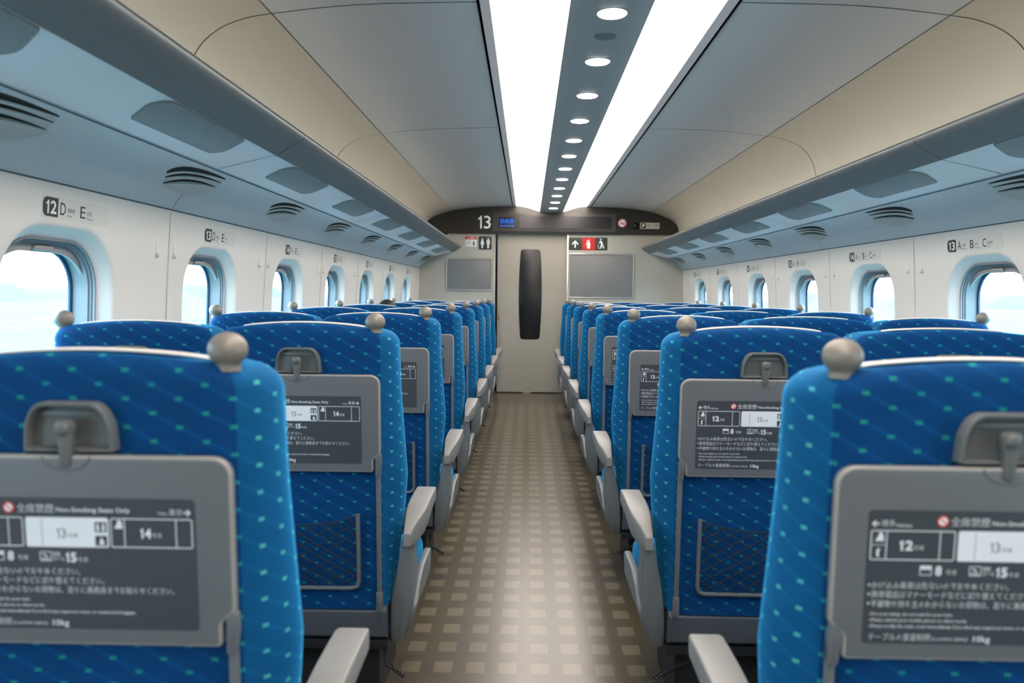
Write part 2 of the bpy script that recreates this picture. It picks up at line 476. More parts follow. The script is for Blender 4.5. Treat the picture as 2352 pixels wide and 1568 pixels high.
PANEL = [(0.463, 2.223), (0.8, 2.216), (1.0, 2.203), (1.19, 2.181)]
COVE = smooth_curve([(1.19, 2.181), (1.28, 2.166), (1.37, 2.132), (1.44, 2.078), (1.48, 2.01), (1.5, 1.92), (1.505, 1.8), (1.505, 1.70)], 4)
struct(extrude_profile('ceiling', smooth_curve(PANEL, 4), (-1, 1), M['ceiling']))
struct(extrude_profile('trim_1', COVE, (-1, 1), M['cove'], angle=60))                      # curved cove above the racks
struct(extrude_profile('trim_2', [(0.452, 2.262), (0.465, 2.262), (0.465, 2.221)], (-1, 1), M['gap']))   # shadow gap beside the light strips
struct(extrude_profile('trim_3', [(0.418, 2.2315), (0.453, 2.2235), (0.453, 2.263)], (-1, 1), M['centre']))
CEN = smooth_curve([(-0.14, 2.172), (-0.08, 2.154), (0, 2.146), (0.08, 2.154), (0.14, 2.172)], 4)
struct(extrude_profile('trim_4', CEN, (1,), M['centre']))                                    # centre panel that carries the downlights
struct(extrude_profile('trim_5', [(-1.6, 2.3), (1.6, 2.3)], (1,), M['gap']))             # roof above the panels
# seams across ceiling, cove
mb = MB()
for ys in (2.80, 4.88, 6.96, 9.04):
    for sd in (-1, 1):
        pr = smooth_curve(PANEL, 4) + COVE[1:]
        l = [[(XC + sd * (a - 0.0012 * (1 if z < 2.1 else 0)), y, z - 0.0012) for a, z in pr] for y in (ys - 0.0025, ys + 0.0025)]
        mb.loft(l, closed=False, cap=(False, False))
for sd in (-1, 1):
    mb.loft([[(XC + sd * a, y, 2.1795) for a in (1.188, 1.192)] for y in (YB, YE)], closed=False, cap=(False, False))
struct(mb.build('trim_6', M['seam']))

# light strips
STR = smooth_curve([(0.14, 2.172), (0.2, 2.188), (0.28, 2.21), (0.35, 2.224), (0.418, 2.2315)], 4)
for sd, nm in ((-1, 'left'), (1, 'right')):
    mb = MB()
    up_ = [(a, z + 0.012) for a, z in reversed(STR)]
    mb.loft([[(XC + sd * a, y, z) for a, z in STR + up_] for y in (YB, YE - 0.02)])
    o = mb.build('ceiling_light_strip', M['strip'])
    tag(o, 'long glowing white ceiling light strip %s of the row of round downlights' % nm, 'ceiling light', 'ceiling light strips')
for k in range(12):
    yd = 2.692 + 0.5465 * k
    r = empty('ceiling_downlight', (XC + 0.003, yd, 2.146))
    mb = MB(); n = 28
    mb.lathe([(0.050, 0.006), (0.050, -0.0015), (0.047, -0.0045), (0.030, -0.006), (0.002, -0.0065)], (0, 0, 0), n); mb.build('lens', M['lens'], r)
    mb = MB(); mb.lathe([(0.050, 0.008), (0.050, -0.001), (0.053, -0.001), (0.054, 0.008)], (0, 0, 0), n); mb.build('rim', M['centre'], r)
    tag(r, 'round glowing downlight in the grey centre panel, %s from the camera' % ORD[k], 'downlight', 'round downlights along the ceiling')
mb = MB(); mb.lathe([(0.04, 0.01), (0.04, -0.001), (0.034, -0.003), (0.002, -0.004)], (XC + 0.003, 2.93, 2.146), 24)
tag(mb.build('speaker_cover', mat('speaker_grey', lin(126, 130, 134), 0.7)), 'round grey flush cover in the ceiling between the two nearest downlights', 'speaker cover')

# luggage racks
NOSE = smooth_curve([(1.10, 1.758), (1.080, 1.757), (1.069, 1.751), (1.068, 1.742), (1.080, 1.7305), (1.105, 1.715), (1.137, 1.697), (1.17, 1.679)], 4)
for sd, nm in ((-1, 'left'), (1, 'right')):
    r = empty('luggage_rack', (XC + sd * 1.3, YE / 2, 1.6))
    inv = Matrix.Translation(-r.location)
    def sub(o):
        o.parent = r; o.matrix_parent_inverse = inv; return o
    prof = [(1.172, 1.682), (1.38, 1.631), (1.504, 1.645), (1.504, 1.74), (1.12, 1.750), (1.15, 1.714), (1.172, 1.700)]
    sub(extrude_profile('shelf', prof, (sd,), M['rackunder'], closed=True))
    inner = [(a + 0.012 * min(1, max(0.1, (1.16 - a) * 14)), z + 0.004) for a, z in reversed(NOSE)]
    sub(extrude_profile('nose', NOSE + [(1.172, 1.69), (1.13, 1.72), (1.112, 1.751)], (sd,), M['rack'], closed=True, angle=32))
    mb = MB(); mb.loft([[(XC + sd * a, y, z) for a, z in ((1.0695, 1.7575), (1.0755, 1.7605), (1.0795, 1.757))] for y in (YB, YE)], closed=False, cap=(False, False))
    sub(mb.build('edge_trim', M['cloth']))
    for ys in (2.77, 4.85, 6.93):
        mb = MB()
        mb.loft([[(XC + sd * (a - 0.0008), y, z - 0.0008) for a, z in NOSE + [(1.38, 1.6305)]] for y in (ys - 0.002, ys + 0.002)], closed=False, cap=(False, False))
        sub(mb.build('joint', M['seam']))
    # flush grey covers on the underside
    def under_z(a): return 1.682 - (a - 1.172) * (1.682 - 1.631) / (1.38 - 1.172)
    for k in range(-2, 7):
        yc = 2.245 + 1.04 * k
        out = rpoly([(1.178, yc - 0.325), (1.310, yc - 0.215), (1.310, yc + 0.345), (1.178, yc + 0.245)], [0.05, 0.012, 0.05, 0.012], 5)
        mb = MB(); mb.prism(out, 0.002, -0.007, lambda u, v, d, sd=sd: (XC + sd * u, v, under_z(u) + d), 0.003)
        sub(mb.build('underside_cover', M['lampcover']))
    tag(r, 'long grey luggage rack with rounded front edge along the %s wall' % nm, 'luggage rack', 'luggage racks')

# duct cover below the rack with the air vents
BUL = smooth_curve([(1.383, 1.626), (1.43, 1.612), (1.48, 1.583), (1.525, 1.54), (1.562, 1.487)], 5)
for sd, nm in ((-1, 'left'), (1, 'right')):
    o = extrude_profile('trim_%s' % nm, [(1.383, 1.634)] + BUL, (sd,), M['bulge']); struct(o)
    mb = MB()
    for k in range(0, 4):
        ys = 2.80 + 2.08 * k
        mb.loft([[(XC + sd * (a - 0.001), y, z - 0.001) for a, z in BUL[8:]] for y in (ys - 0.0015, ys + 0.0015)], closed=False, cap=(False, False))
    mb.loft([[(XC + sd * a, y, z) for a, z in ((1.3808, 1.6276), (1.3838, 1.6248))] for y in (YB, YE)], closed=False, cap=(False, False))
    mb.loft([[(XC + sd * a, y, z) for a, z in ((1.5592, 1.4905), (1.5628, 1.4855))] for y in (YB, YE)], closed=False, cap=(False, False))
    struct(mb.build('trim_%s_joint' % nm, mat('duct_joint_grey', lin(84, 100, 110), 0.7)))
# vent: local frame u = along the car, v = down the slope, d = out of the surface
def bul_off(v):          # how far the curved duct cover stands proud of its chord
    best = 0.0
    for (a0, z0), (a1, z1) in zip(BUL, BUL[1:]):
        s0, s1 = [((a - 1.38) * 0.789 + (1.63 - z) * 0.614, (1.38 - a) * 0.614 + (1.63 - z) * 0.789) for a, z in ((a0, z0), (a1, z1))]
        if s0[0] - 1e-6 <= v + 0.114 <= s1[0] + 1e-6:
            t = (v + 0.114 - s0[0]) / max(1e-9, s1[0] - s0[0]); return s0[1] + (s1[1] - s0[1]) * t
    return best
def make_vent(sd):
    r = empty('air_vent', (0, 0, 0))
    def fn(u, v, d):
        q0 = bul_off(v); u -= 2.7 * q0 * 0.8; v -= 0.68 * q0 * 0.8
        q = d + bul_off(v); a = 1.38 + 0.789 * (v + 0.114) - 0.614 * q; z = 1.63 - 0.614 * (v + 0.114) - 0.789 * q
        return (sd * a, u, z)
    def bez(L, Mp, R, n=16):
        c = (2 * Mp[0] - (L[0] + R[0]) / 2, 2 * Mp[1] - (L[1] + R[1]) / 2)
        return [((1 - t) ** 2 * L[0] + 2 * t * (1 - t) * c[0] + t * t * R[0], (1 - t) ** 2 * L[1] + 2 * t * (1 - t) * c[1] + t * t * R[1]) for t in [i / n for i in range(n + 1)]]
    G = [((-0.197, -0.032), (0.188, -0.087), (-0.090, -0.0835), (-0.062, -0.068)),
         ((-0.176, -0.012), (0.192, -0.064), (-0.050, -0.0595), (-0.032, -0.0485)),
         ((-0.151, 0.0125), (0.191, -0.037), (-0.022, -0.034), (-0.004, -0.0235))]
    T = [bez(l, t, q) for l, q, t, b in G]
    B = [bez((l[0] + 0.4 * (b[0] - t[0]), l[1] + 0.4 * (b[1] - t[1])), b, (q[0] + 0.25 * (b[0] - t[0]), q[1] + 0.25 * (b[1] - t[1]))) for l, q, t, b in G]
    n = 16
    def band(mb, P, Q, hp, hq, rows=5):
        """a raised band between the curves P and Q: height hp at P and hq at Q, fading at both ends"""
        loops = []
        for i in range(n + 1):
            f = math.sin(math.pi * i / n) ** 0.6 if 0 < i < n else 0.0
            row = []
            for k in range(rows):
                t = k / (rows - 1); h = (hp + (hq - hp) * t) * f
                row.append(fn(P[i][0] + (Q[i][0] - P[i][0]) * t, P[i][1] + (Q[i][1] - P[i][1]) * t, 0.0012 + h))
            row += [fn(Q[i][0], Q[i][1], -0.004), fn(P[i][0], P[i][1], -0.004)]
            loops.append(row)
        mb.loft(loops)
    for k in range(3):
        mb = MB(); band(mb, T[k], B[k], 0.0, 0.0); mb.build('slot', M['ventdark'], r)
    for k in (0, 1):
        mb = MB(); band(mb, B[k], T[k + 1], 0.0055, 0.0025); mb.build('louvre', M['vent'], r, angle=60)
    lipb = bez((-0.150, 0.020), (0.075, 0.034), (0.215, -0.030))
    mb = MB(); band(mb, B[2], lipb, 0.010, 0.0, 8); mb.build('lower_lip', M['vent'], r, angle=60)
    return r
for sd, nm in ((-1, 'left'), (1, 'right')):
    v0 = make_vent(sd)
    ks = list(range(0, 7)) if sd > 0 else list(range(-1, 7))
    for i, k in enumerate(ks):
        o = v0 if i == 0 else copy_tree(v0)
        o.location = (XC, 2.72 + 1.04 * k if sd < 0 else 2.70 + 1.04 * k, 0)
        if k == -1: lab = 'slotted grey air vent at the left edge of the photo above the nearest left window'
        else: lab = 'slotted grey air vent under the %s luggage rack above the %s wall pillar in view' % (nm, ORD[k])
        tag(o, lab, 'air vent', 'slotted air vents under the luggage racks')

# side walls with window openings
def wall_a(z):
    pts = [(0.0, 1.585), (0.8, 1.603), (1.1, 1.592), (1.30, 1.578), (1.49, 1.562), (2.5, 1.5)]
    for (z0, a0), (z1, a1) in zip(pts, pts[1:]):
        if z <= z1: return a0 + (a1 - a0) * (z - z0) / (z1 - z0)
WZ0, WZ1, WH = 0.74, 1.375, 0.272
def win_outline(ins=0.0, n=12):
    pts = rect(-WH + ins, WZ0 + ins, WH - ins, WZ1 - ins)
    return rpoly(pts, [max(0.02, 0.13 - ins), max(0.02, 0.13 - ins), max(0.02, 0.185 - ins), max(0.02, 0.185 - ins)], n)
KS = list(range(-3, 7))
HOLE = win_outline()
def mkfn(sd, yc):
    return lambda u, v, d: (XC + sd * (wall_a(v) + d), yc + u, v)
for sd, nm in ((-1, 'left'), (1, 'right')):
    mb = MB()
    for k in KS:
        yc = 2.17 + 1.04 * k; fn = mkfn(sd, yc)
        hole = HOLE; n = len(hole); cz = 1.06
        outer = []
        bx = rect(-0.52, 0.0, 0.52, 1.49)
        if k == KS[-1]: bx = rect(-0.52, 0.0, YE - yc, 1.49)
        # each opening point is tied to the bay edge along its ray; bay corners are tied to the nearest ray
        x0, x1 = bx[0][0], bx[1][0]
        for u, v in hole:
            du, dv = u, v - cz
            t = min((x1 / du if du > 0 else x0 / du) if abs(du) > 1e-9 else 1e9, ((1.49 - cz) / dv if dv > 0 else (0 - cz) / dv) if abs(dv) > 1e-9 else 1e9)
            outer.append([du * t, cz + dv * t])
        for cxx, czz in bx:
            i = min(range(n), key=lambda i: (outer[i][0] - cxx) ** 2 + (outer[i][1] - czz) ** 2)
            outer[i] = [cxx, czz]
        mid = [(hole[i][0] + (outer[i][0] - hole[i][0]) * 0.4, hole[i][1] + (outer[i][1] - hole[i][1]) * 0.4) for i in range(n)]
        loops = [[fn(u, v, 0) for u, v in outer], [fn(u, v, 0) for u, v in mid], [fn(u, v, 0) for u, v in inset(hole, -0.016)], [fn(u, v, 0) for u, v in inset(hole, -0.004)],
                 [fn(u, v, 0.0015) for u, v in inset(hole, 0.0)], [fn(u, v, 0.0045) for u, v in inset(hole, 0.004)], [fn(u, v, 0.010) for u, v in inset(hole, 0.0085)],
                 [fn(u, v, 0.036) for u, v in inset(hole, 0.030)], [fn(u, v, 0.040) for u, v in inset(hole, 0.034)], [fn(u, v, 0.052) for u, v in inset(hole, 0.036)]]
        mb.loft(loops, cap=(False, False))
    struct(mb.build('wall_%s' % nm, M['wall'], angle=30))
    # hook slots and pillar joints belong to the wall
    mb = MB()
    for k in range(-1, 7):
        ys = 2.80 + 1.04 * k if sd < 0 else 2.72 + 1.04 * k
        mb.prism(rect(ys - 0.0015, 0.9, ys + 0.0015, 1.49), -0.0006, 0.001, lambda u, v, d, sd=sd: (XC + sd * (wall_a(v) + d), u, v))
    struct(mb.build('trim_%s_pillar' % nm, mat('pillar_joint', lin(200, 196, 188), 0.7)))
    for j, k in enumerate(range(0, 4)):
        base = 2.78 if sd < 0 else 2.72
        for q, dy in enumerate((-0.066, 0.066)):
            yh = base + 1.04 * k + dy; zh = 1.35
            h = empty('coat_hook', (XC + sd * wall_a(zh), yh, zh))
            fnh = lambda u, v, d, sd=sd: (-sd * d, u, v)
            mb = MB(); mb.prism(rrect(-0.007, -0.035, 0.007, 0.04, 0.006, 3), -0.001, 0.0025, fnh, 0.001); mb.build('plate', M['wall'], h)
            mb = MB(); mb.prism(rrect(-0.005, -0.034, 0.005, -0.020, 0.004, 3), 0.002, 0.009, fnh, 0.002); mb.build('hook', M['wall'], h)
            tag(h, 'ivory coat hook on the %s wall, %s one on the %s pillar' % (nm, ('nearer', 'farther')[q], ORD[j]), 'coat hook', 'coat hooks on the wall pillars')

# windows: frame ring, gasket, pane, blind
def ring(mb, fn, seq):
    mb.loft([[fn(u, v, d) for u, v in inset(HOLE, i)] for i, d in seq], cap=(False, False))
wn_ = 0
for sd, nm in ((-1, 'left'), (1, 'right')):
    for k in KS:
        wn_ += 1
        yc = 2.17 + 1.04 * k; fn = mkfn(sd, yc)
        mb = MB(); ring(mb, fn, [(0.034, 0.037), (0.040, 0.037), (0.0405, 0.046), (0.044, 0.046), (0.045, 0.052), (0.050, 0.054), (0.056, 0.104), (0.030, 0.106), (0.030, 0.040)])
        f = mb.build('window_%d' % wn_, M['frame']); struct(f)
        mb = MB(); ring(mb, fn, [(0.052, 0.098), (0.066, 0.100), (0.067, 0.106), (0.052, 0.106)]); mb.build('gasket', M['gasket'], f)
        mb = MB(); mb.prism(inset(HOLE, 0.060), 0.102, 0.108, fn); mb.build('pane', M['glass'], f, angle=20)
        # raised blind: a strip across the top of the opening
        top = sorted([p for p in inset(HOLE, 0.047) if p[1] > 1.235], key=lambda p: p[0])
        low = [(u * (1 - 0.10 * min(1, max(0, (v - 1.235) / 0.09))), v - 0.027 * min(1, max(0, (v - 1.235) / 0.10))) for u, v in reversed(top)]
        mb = MB(); mb.prism(top + low, 0.066, 0.074, fn); b = mb.build('blind', M['blind'], f)
        mb = MB(); mb.prism(rrect(-0.042, 1.306, 0.042, 1.320, 0.004, 3), 0.056, 0.067, fn, 0.002); mb.build('blind_grip', M['blind'], b)

# end wall, added rear wall, door
def half_profile(): return [(1.60, 0.0), (1.612, 0.8), (1.60, 1.1), (1.57, 1.49), (1.53, 1.56), (1.515, 1.75), (1.51, 1.93), (1.49, 2.01), (1.45, 2.085), (1.38, 2.14), (1.2, 2.19), (1.0, 2.24), (0.5, 2.27)]
DL, DR, DZ = -0.378, 0.452, 1.905
hp = half_profile()
mb = MB()
fz = lambda u, v, d: (u, d, v)
left = [(XC - a, z) for a, z in hp] + [(DL - 0.012, 2.27), (DL - 0.012, 0)]
right = [(XC + a, z) for a, z in hp] + [(DR + 0.012, 2.27), (DR + 0.012, 0)]
mb.prism(left, YE, YE + 0.1, fz); mb.prism(right, YE, YE + 0.1, fz); mb.prism(rect(DL - 0.012, DZ, DR + 0.012, 2.27), YE, YE + 0.1, fz)
struct(mb.build('wall_front', M['endwall']))
mb = MB(); full = [(XC - a, z) for a, z in hp] + [(XC + a, z) for a, z in reversed(hp)]
mb.prism(full, YB - 0.06, YB, fz); struct(mb.build('wall_rear_added', mat('grey_added_wall', lin(110, 112, 116), 0.6)))  # unseen, added to enclose the light; its dark grey dims the seat backs
mb = MB(); mb.prism(rect(-1.0, 0, 1.0, 2.1), YE + 0.2, YE + 0.24, fz); struct(mb.build('trim_7', M['gap']))   # dark pocket behind the sliding door
# posts beside the opening
mb = MB(); mb.box((DL - 0.030, YE - 0.006, 0), (DL - 0.012, YE + 0.03, DZ), 0.003); struct(mb.build('trim_8', M['silver']))
mb = MB(); mb.box((DR + 0.010, YE - 0.006, 0), (DR + 0.026, YE + 0.03, DZ), 0.003); struct(mb.build('trim_9', M['silver']))
# sliding door with tall rounded black glass
DWX0, DWX1, DWZ0, DWZ1 = -0.107, 0.168, 0.648, 1.725
def barrel(x0, x1, z0, z1, bow, r, n=8):
    pts = []
    cx_ = (x0 + x1) / 2; hw = (x1 - x0) / 2; zc = (z0 + z1) / 2; hz = (z1 - z0) / 2
    N = 14
    rw = lambda z: hw - bow * ((z - zc) / hz) ** 2
    P = [(cx_ + rw(z0 + (z1 - z0) * i / N), z0 + (z1 - z0) * i / N) for i in range(N + 1)] + [(cx_ - rw(z1 - (z1 - z0) * i / N), z1 - (z1 - z0) * i / N) for i in range(N + 1)]
    R = [0.0] * len(P)
    for i in (0, N, N + 1, 2 * N + 1): R[i] = r
    return rpoly(P, R, n)
do = empty('door_1', (0.037, YE + 0.05, 0)); struct(do)
fd = lambda u, v, d: (u - 0.037, d, v)
mb = MB(); mb.prism(rect(DL + 0.014, 0.006, DR + 0.03, DZ + 0.04), 0.0, 0.035, fd); mb.build('door_panel', M['door'], do)
mb = MB(); mb.prism(barrel(DWX0, DWX1, DWZ0, DWZ1, 0.022, 0.05), -0.004, 0.002, fd, 0.002); mb.build('door_glass', M['blackglass'], do)
mb = MB(); mb.prism(rrect(DL + 0.026, 0.87, DL + 0.036, 0.955, 0.004), -0.006, 0.001, fd, 0.002); mb.build('handle', M['brass'], do)
mb = MB(); mb.prism(rect(DL + 0.014, 0.0, DR, 0.012), -0.008, 0.0, fd); mb.build('bottom_seal', M['gap'], do)
mb = MB(); mb.prism(rect(-0.05, 0.004, 0.05, 0.016), -0.014, -0.008, fd); mb.build('threshold_plate', M['silver'], do)

# dark panel over the door
top = [(-1.22, 2.0), (-1.186, 2.045), (-1.10, 2.105), (-0.913, 2.168), (-0.7, 2.198), (-0.454, 2.216), (-0.166, 2.2265), (-0.07, 2.222), (0.037, 2.192), (0.11, 2.166), (0.173, 2.151), (0.272, 2.142),
       (0.371, 2.151), (0.434, 2.166), (0.507, 2.192), (0.614, 2.222), (0.71, 2.2265), (0.998, 2.216), (1.244, 2.198), (1.457, 2.165), (1.644, 2.095), (1.73, 2.03), (1.77, 1.97), (1.782, 1.90)]
out = [(-1.24, 1.90)] + smooth_curve(top, 3)
mb = MB(); mb.prism(list(reversed(out)), YE - 0.03, YE + 0.001, fz, 0.003)
op = mb.build('trim_10', M['darkpanel']); struct(op)
YP = YE - 0.03
mb = MB(); mb.prism(rect(1.183, 1.905, 1.188, 2.185), YP - 0.001, YP + 0.002, fz); struct(mb.build('trim_11', M['gap']))
fp = lambda u, v, d: (u, YP - d, v)
fw = lambda u, v, d: (u, YE - d, v)
def plate_thing(name, label, cat, out, m, depth=0.004, base=None, group=None, bev=0.0012):
    f = base or fw
    mb = MB(); mb.prism(out, -0.0005, depth, f, bev); o = mb.build(name, m); tag(o, label, cat, group); return o
# car number
mb = MB(); text(mb, '13', -0.597, -0.446, 2.035, 0.150, fp, 0.002, 0.006, 6)
tag(mb.build('car_number', M['white']), 'white number 13 on the dark panel left of the blue display', 'car number')
# display
h = plate_thing('information_display', 'wide charcoal electronic display above the door with small blue lettering at its left', 'display', rrect(-0.426, 1.925, 1.037, 2.145, 0.006), M['housing'], 0.012, fp)
mb = MB(); mb.prism(rrect(-0.348, 1.970, -0.155, 2.096, 0.004), 0.011, 0.014, fp); lp = mb.build('led_panel', M['ledback'], h)
mb = MB(); text(mb, '自由席', -0.332, -0.170, 2.050, 0.058, fp, 0.0146, 0.01); text(mb, 'Non-Reserved', -0.334, -0.172, 1.995, 0.022, fp, 0.0146, 0.01); mb.build('led_lettering', M['led'], lp)
mb = MB(); mb.prism(rrect(-0.109, 1.970, 0.978, 2.106, 0.004), 0.011, 0.0135, fp); mb.build('ticker_screen', M['screen'], h)
# no-smoking sign
def ringpts(cx_, cz_, r0, r1, n=28):
    return [[(cx_ + r * math.cos(2 * math.pi * k / n), cz_ + r * math.sin(2 * math.pi * k / n)) for k in range(n)] for r in (r0, r1)]
def flat_ring(mb, cx_, cz_, r0, r1, fn, d, n=28):
    a, b = ringpts(cx_, cz_, r0, r1, n); mb.loft([[fn(u, v, d) for u, v in a], [fn(u, v, d) for u, v in b]], cap=(False, False))
def flat(mb, pts, fn, d): mb.poly([fn(u, v, d) for u, v in pts])
def rot(pts, cx_, cz_, a):
    c, s_ = math.cos(a), math.sin(a); return [(cx_ + (u - cx_) * c - (v - cz_) * s_, cz_ + (u - cx_) * s_ + (v - cz_) * c) for u, v in pts]
ns = plate_thing('no_smoking_sign', 'round white no-smoking sign with red ring right of the display', 'sign', circle(1.106, 2.036, 0.052), M['white'], 0.003, fp)
mb = MB(); flat_ring(mb, 1.106, 2.036, 0.042, 0.051, fp, 0.0034); flat(mb, rot(rect(1.064, 2.032, 1.148, 2.040), 1.106, 2.036, rad(-45)), fp, 0.0038); mb.build('red_ring', M['red'], ns)
mb = MB(); flat(mb, rect(1.076, 2.022, 1.122, 2.032), fp, 0.0033); flat(mb, rect(1.126, 2.022, 1.134, 2.032), fp, 0.0033); flat(mb, [(1.118, 2.038), (1.13, 2.046), (1.122, 2.058), (1.128, 2.058), (1.137, 2.046), (1.126, 2.036)], fp, 0.0033); mb.build('cigarette_pictogram', M['ink'], ns)
# security camera and its plate
c_ = empty('security_camera', (1.267, YP, 2.006))
mb = MB(); mb.lathe([(0.034, 0.0), (0.034, 0.006), (0.030, 0.02), (0.018, 0.032), (0.002, 0.036)], (0, 0, 0), 24, lambda x, y, z: (x, -z, y)); mb.build('dome', M['blackglass'], c_)
mb = MB(); mb.lathe([(0.040, -0.0005), (0.040, 0.005), (0.035, 0.006)], (0, 0, 0), 24, lambda x, y, z: (x, -z, y)); mb.build('base_ring', M['gap'], c_)
tag(c_, 'small black camera dome on the dark panel left of the pale sticker', 'camera')
s_ = plate_thing('camera_sticker', 'pale rectangular sticker with a camera symbol at the right end of the dark panel', 'sticker', rrect(1.313, 1.970, 1.544, 2.043, 0.008), mat('cream_sticker', lin(206, 200, 184), 0.5), 0.002, fp)
mb = MB(); flat(mb, rrect(1.322, 1.977, 1.384, 2.036, 0.004), fp, 0.0024); mb.build('symbol_field', M['sign'], s_)
mb = MB(); flat(mb, rot(rect(1.337, 2.004, 1.372, 2.022), 1.354, 2.012, rad(20)), fp, 0.0028); flat(mb, rect(1.332, 1.988, 1.352, 1.996), fp, 0.0028); mb.build('camera_symbol', M['white'], s_)
mb = MB(); text(mb, '防犯カメラ作動中', 1.394, 1.532, 2.014, 0.020, fp, 0.0025, 0.01); text(mb, 'Security camera in operation', 1.394, 1.532, 1.988, 0.010, fp, 0.0025, 0.0); mb.build('sticker_lettering', M['ink'], s_)
# notice boards
def board(x0, z0, x1, z1, label):
    o = plate_thing('notice_board', label, 'notice board', rrect(x0, z0, x1, z1, 0.01), M['board'], 0.006, None, 'empty notice boards on the end wall')
    mb = MB(); q = rrect(x0, z0, x1, z1, 0.01); qi = inset(q, 0.014)
    mb.loft([[fw(u, v, 0.0) for u, v in q], [fw(u, v, 0.012) for u, v in q], [fw(u, v, 0.014) for u, v in inset(q, 0.003)], [fw(u, v, 0.013) for u, v in qi], [fw(u, v, 0.005) for u, v in qi]], cap=(False, False))
    mb.build('board_frame', M['silver'], o)
    return o
board(-0.977, 1.224, -0.428, 1.613, 'smaller empty grey notice board left of the door')
b2 = board(0.487, 1.150, 1.258, 1.677, 'larger empty grey notice board right of the door')
mb = MB(); mb.prism(rect(0.66, 1.168, 0.75, 1.174), 0.005, 0.010, fw); mb.build('clip', M['sign'], b2)
# toilets sign
t_ = plate_thing('toilet_sign', 'square dark sign with woman and man pictograms left of the door', 'sign', rrect(-0.588, 1.714, -0.431, 1.871, 0.014), M['sign'])
mb = MB(); D_ = 0.0046
mb2 = lambda pts: flat(mb, pts, fw, D_)
mb2(circle(-0.545, 1.838, 0.010, 14)); mb2([(-0.557, 1.825), (-0.533, 1.825), (-0.522, 1.775), (-0.534, 1.775), (-0.536, 1.732), (-0.544, 1.732), (-0.545, 1.768), (-0.546, 1.732), (-0.554, 1.732), (-0.556, 1.775), (-0.568, 1.775)])
mb2(circle(-0.476, 1.840, 0.010, 14)); mb2([(-0.494, 1.826), (-0.458, 1.826), (-0.456, 1.780), (-0.462, 1.780), (-0.464, 1.812), (-0.466, 1.812), (-0.466, 1.730), (-0.475, 1.730), (-0.476, 1.776), (-0.477, 1.730), (-0.486, 1.730), (-0.486, 1.812), (-0.488, 1.812), (-0.490, 1.780), (-0.496, 1.780)])
mb.build('pictograms', M['print'], t_)
# red and white notice
t_ = plate_thing('safety_notice', 'small white notice with a red heading left of the toilet sign', 'notice', rect(-0.748, 1.749, -0.616, 1.867), M['white'], 0.002)
mb = MB(); flat(mb, rect(-0.748, 1.833, -0.616, 1.867), fw, 0.0024); mb.build('heading_field', M['red'], t_)
mb = MB(); text(mb, '防犯', -0.725, -0.70, 1.850, 0.018, fw, 0.0028, 0.02); flat(mb, rect(-0.692, 1.852, -0.63, 1.857), fw, 0.0028); flat(mb, rect(-0.692, 1.843, -0.64, 1.848), fw, 0.0028); mb.build('heading_lettering', M['white'], t_)
mb = MB()
for j in range(6): flat(mb, rect(-0.738, 1.815 - j * 0.010, -0.672 - 0.006 * (j % 3), 1.818 - j * 0.010), fw, 0.0026)
flat(mb, rect(-0.66, 1.762, -0.632, 1.80), fw, 0.0026); flat(mb, circle(-0.646, 1.81, 0.010, 12), fw, 0.0026); mb.build('fine_print', M['printgrey'], t_)
# arrow / extinguisher / litter sign
t_ = plate_thing('facilities_sign', 'long dark sign with arrow, red extinguisher field and litter pictogram right of the door', 'sign', rrect(0.480, 1.718, 0.938, 1.866, 0.012), M['sign'])
mb = MB(); flat(mb, rect(0.641, 1.7185, 0.792, 1.8655), fw, 0.0045); mb.build('red_field', M['red'], t_)
mb = MB(); D_ = 0.0050
mb2([(0.548, 1.745), (0.564, 1.745), (0.564, 1.803), (0.590, 1.777), (0.594, 1.792), (0.556, 1.832), (0.518, 1.792), (0.522, 1.777), (0.548, 1.803)])
mb2(rrect(0.698, 1.736, 0.734, 1.812, 0.010, 4)); mb2(rect(0.708, 1.812, 0.724, 1.824)); mb2([(0.692, 1.824), (0.736, 1.836), (0.738, 1.842), (0.692, 1.832)]); mb2([(0.692, 1.820), (0.696, 1.820), (0.690, 1.770), (0.684, 1.770)])
mb2(circle(0.858, 1.845, 0.009, 14)); mb2([(0.852, 1.832), (0.872, 1.822), (0.884, 1.790), (0.904, 1.738), (0.892, 1.738), (0.874, 1.780), (0.870, 1.738), (0.858, 1.738), (0.862, 1.792), (0.856, 1.806), (0.836, 1.796), (0.838, 1.806)])
mb2([(0.824, 1.785), (0.829, 1.785), (0.834, 1.742), (0.850, 1.742), (0.853, 1.772), (0.858, 1.772), (0.854, 1.737), (0.830, 1.737)])
mb.build('pictograms', M['white'], t_)

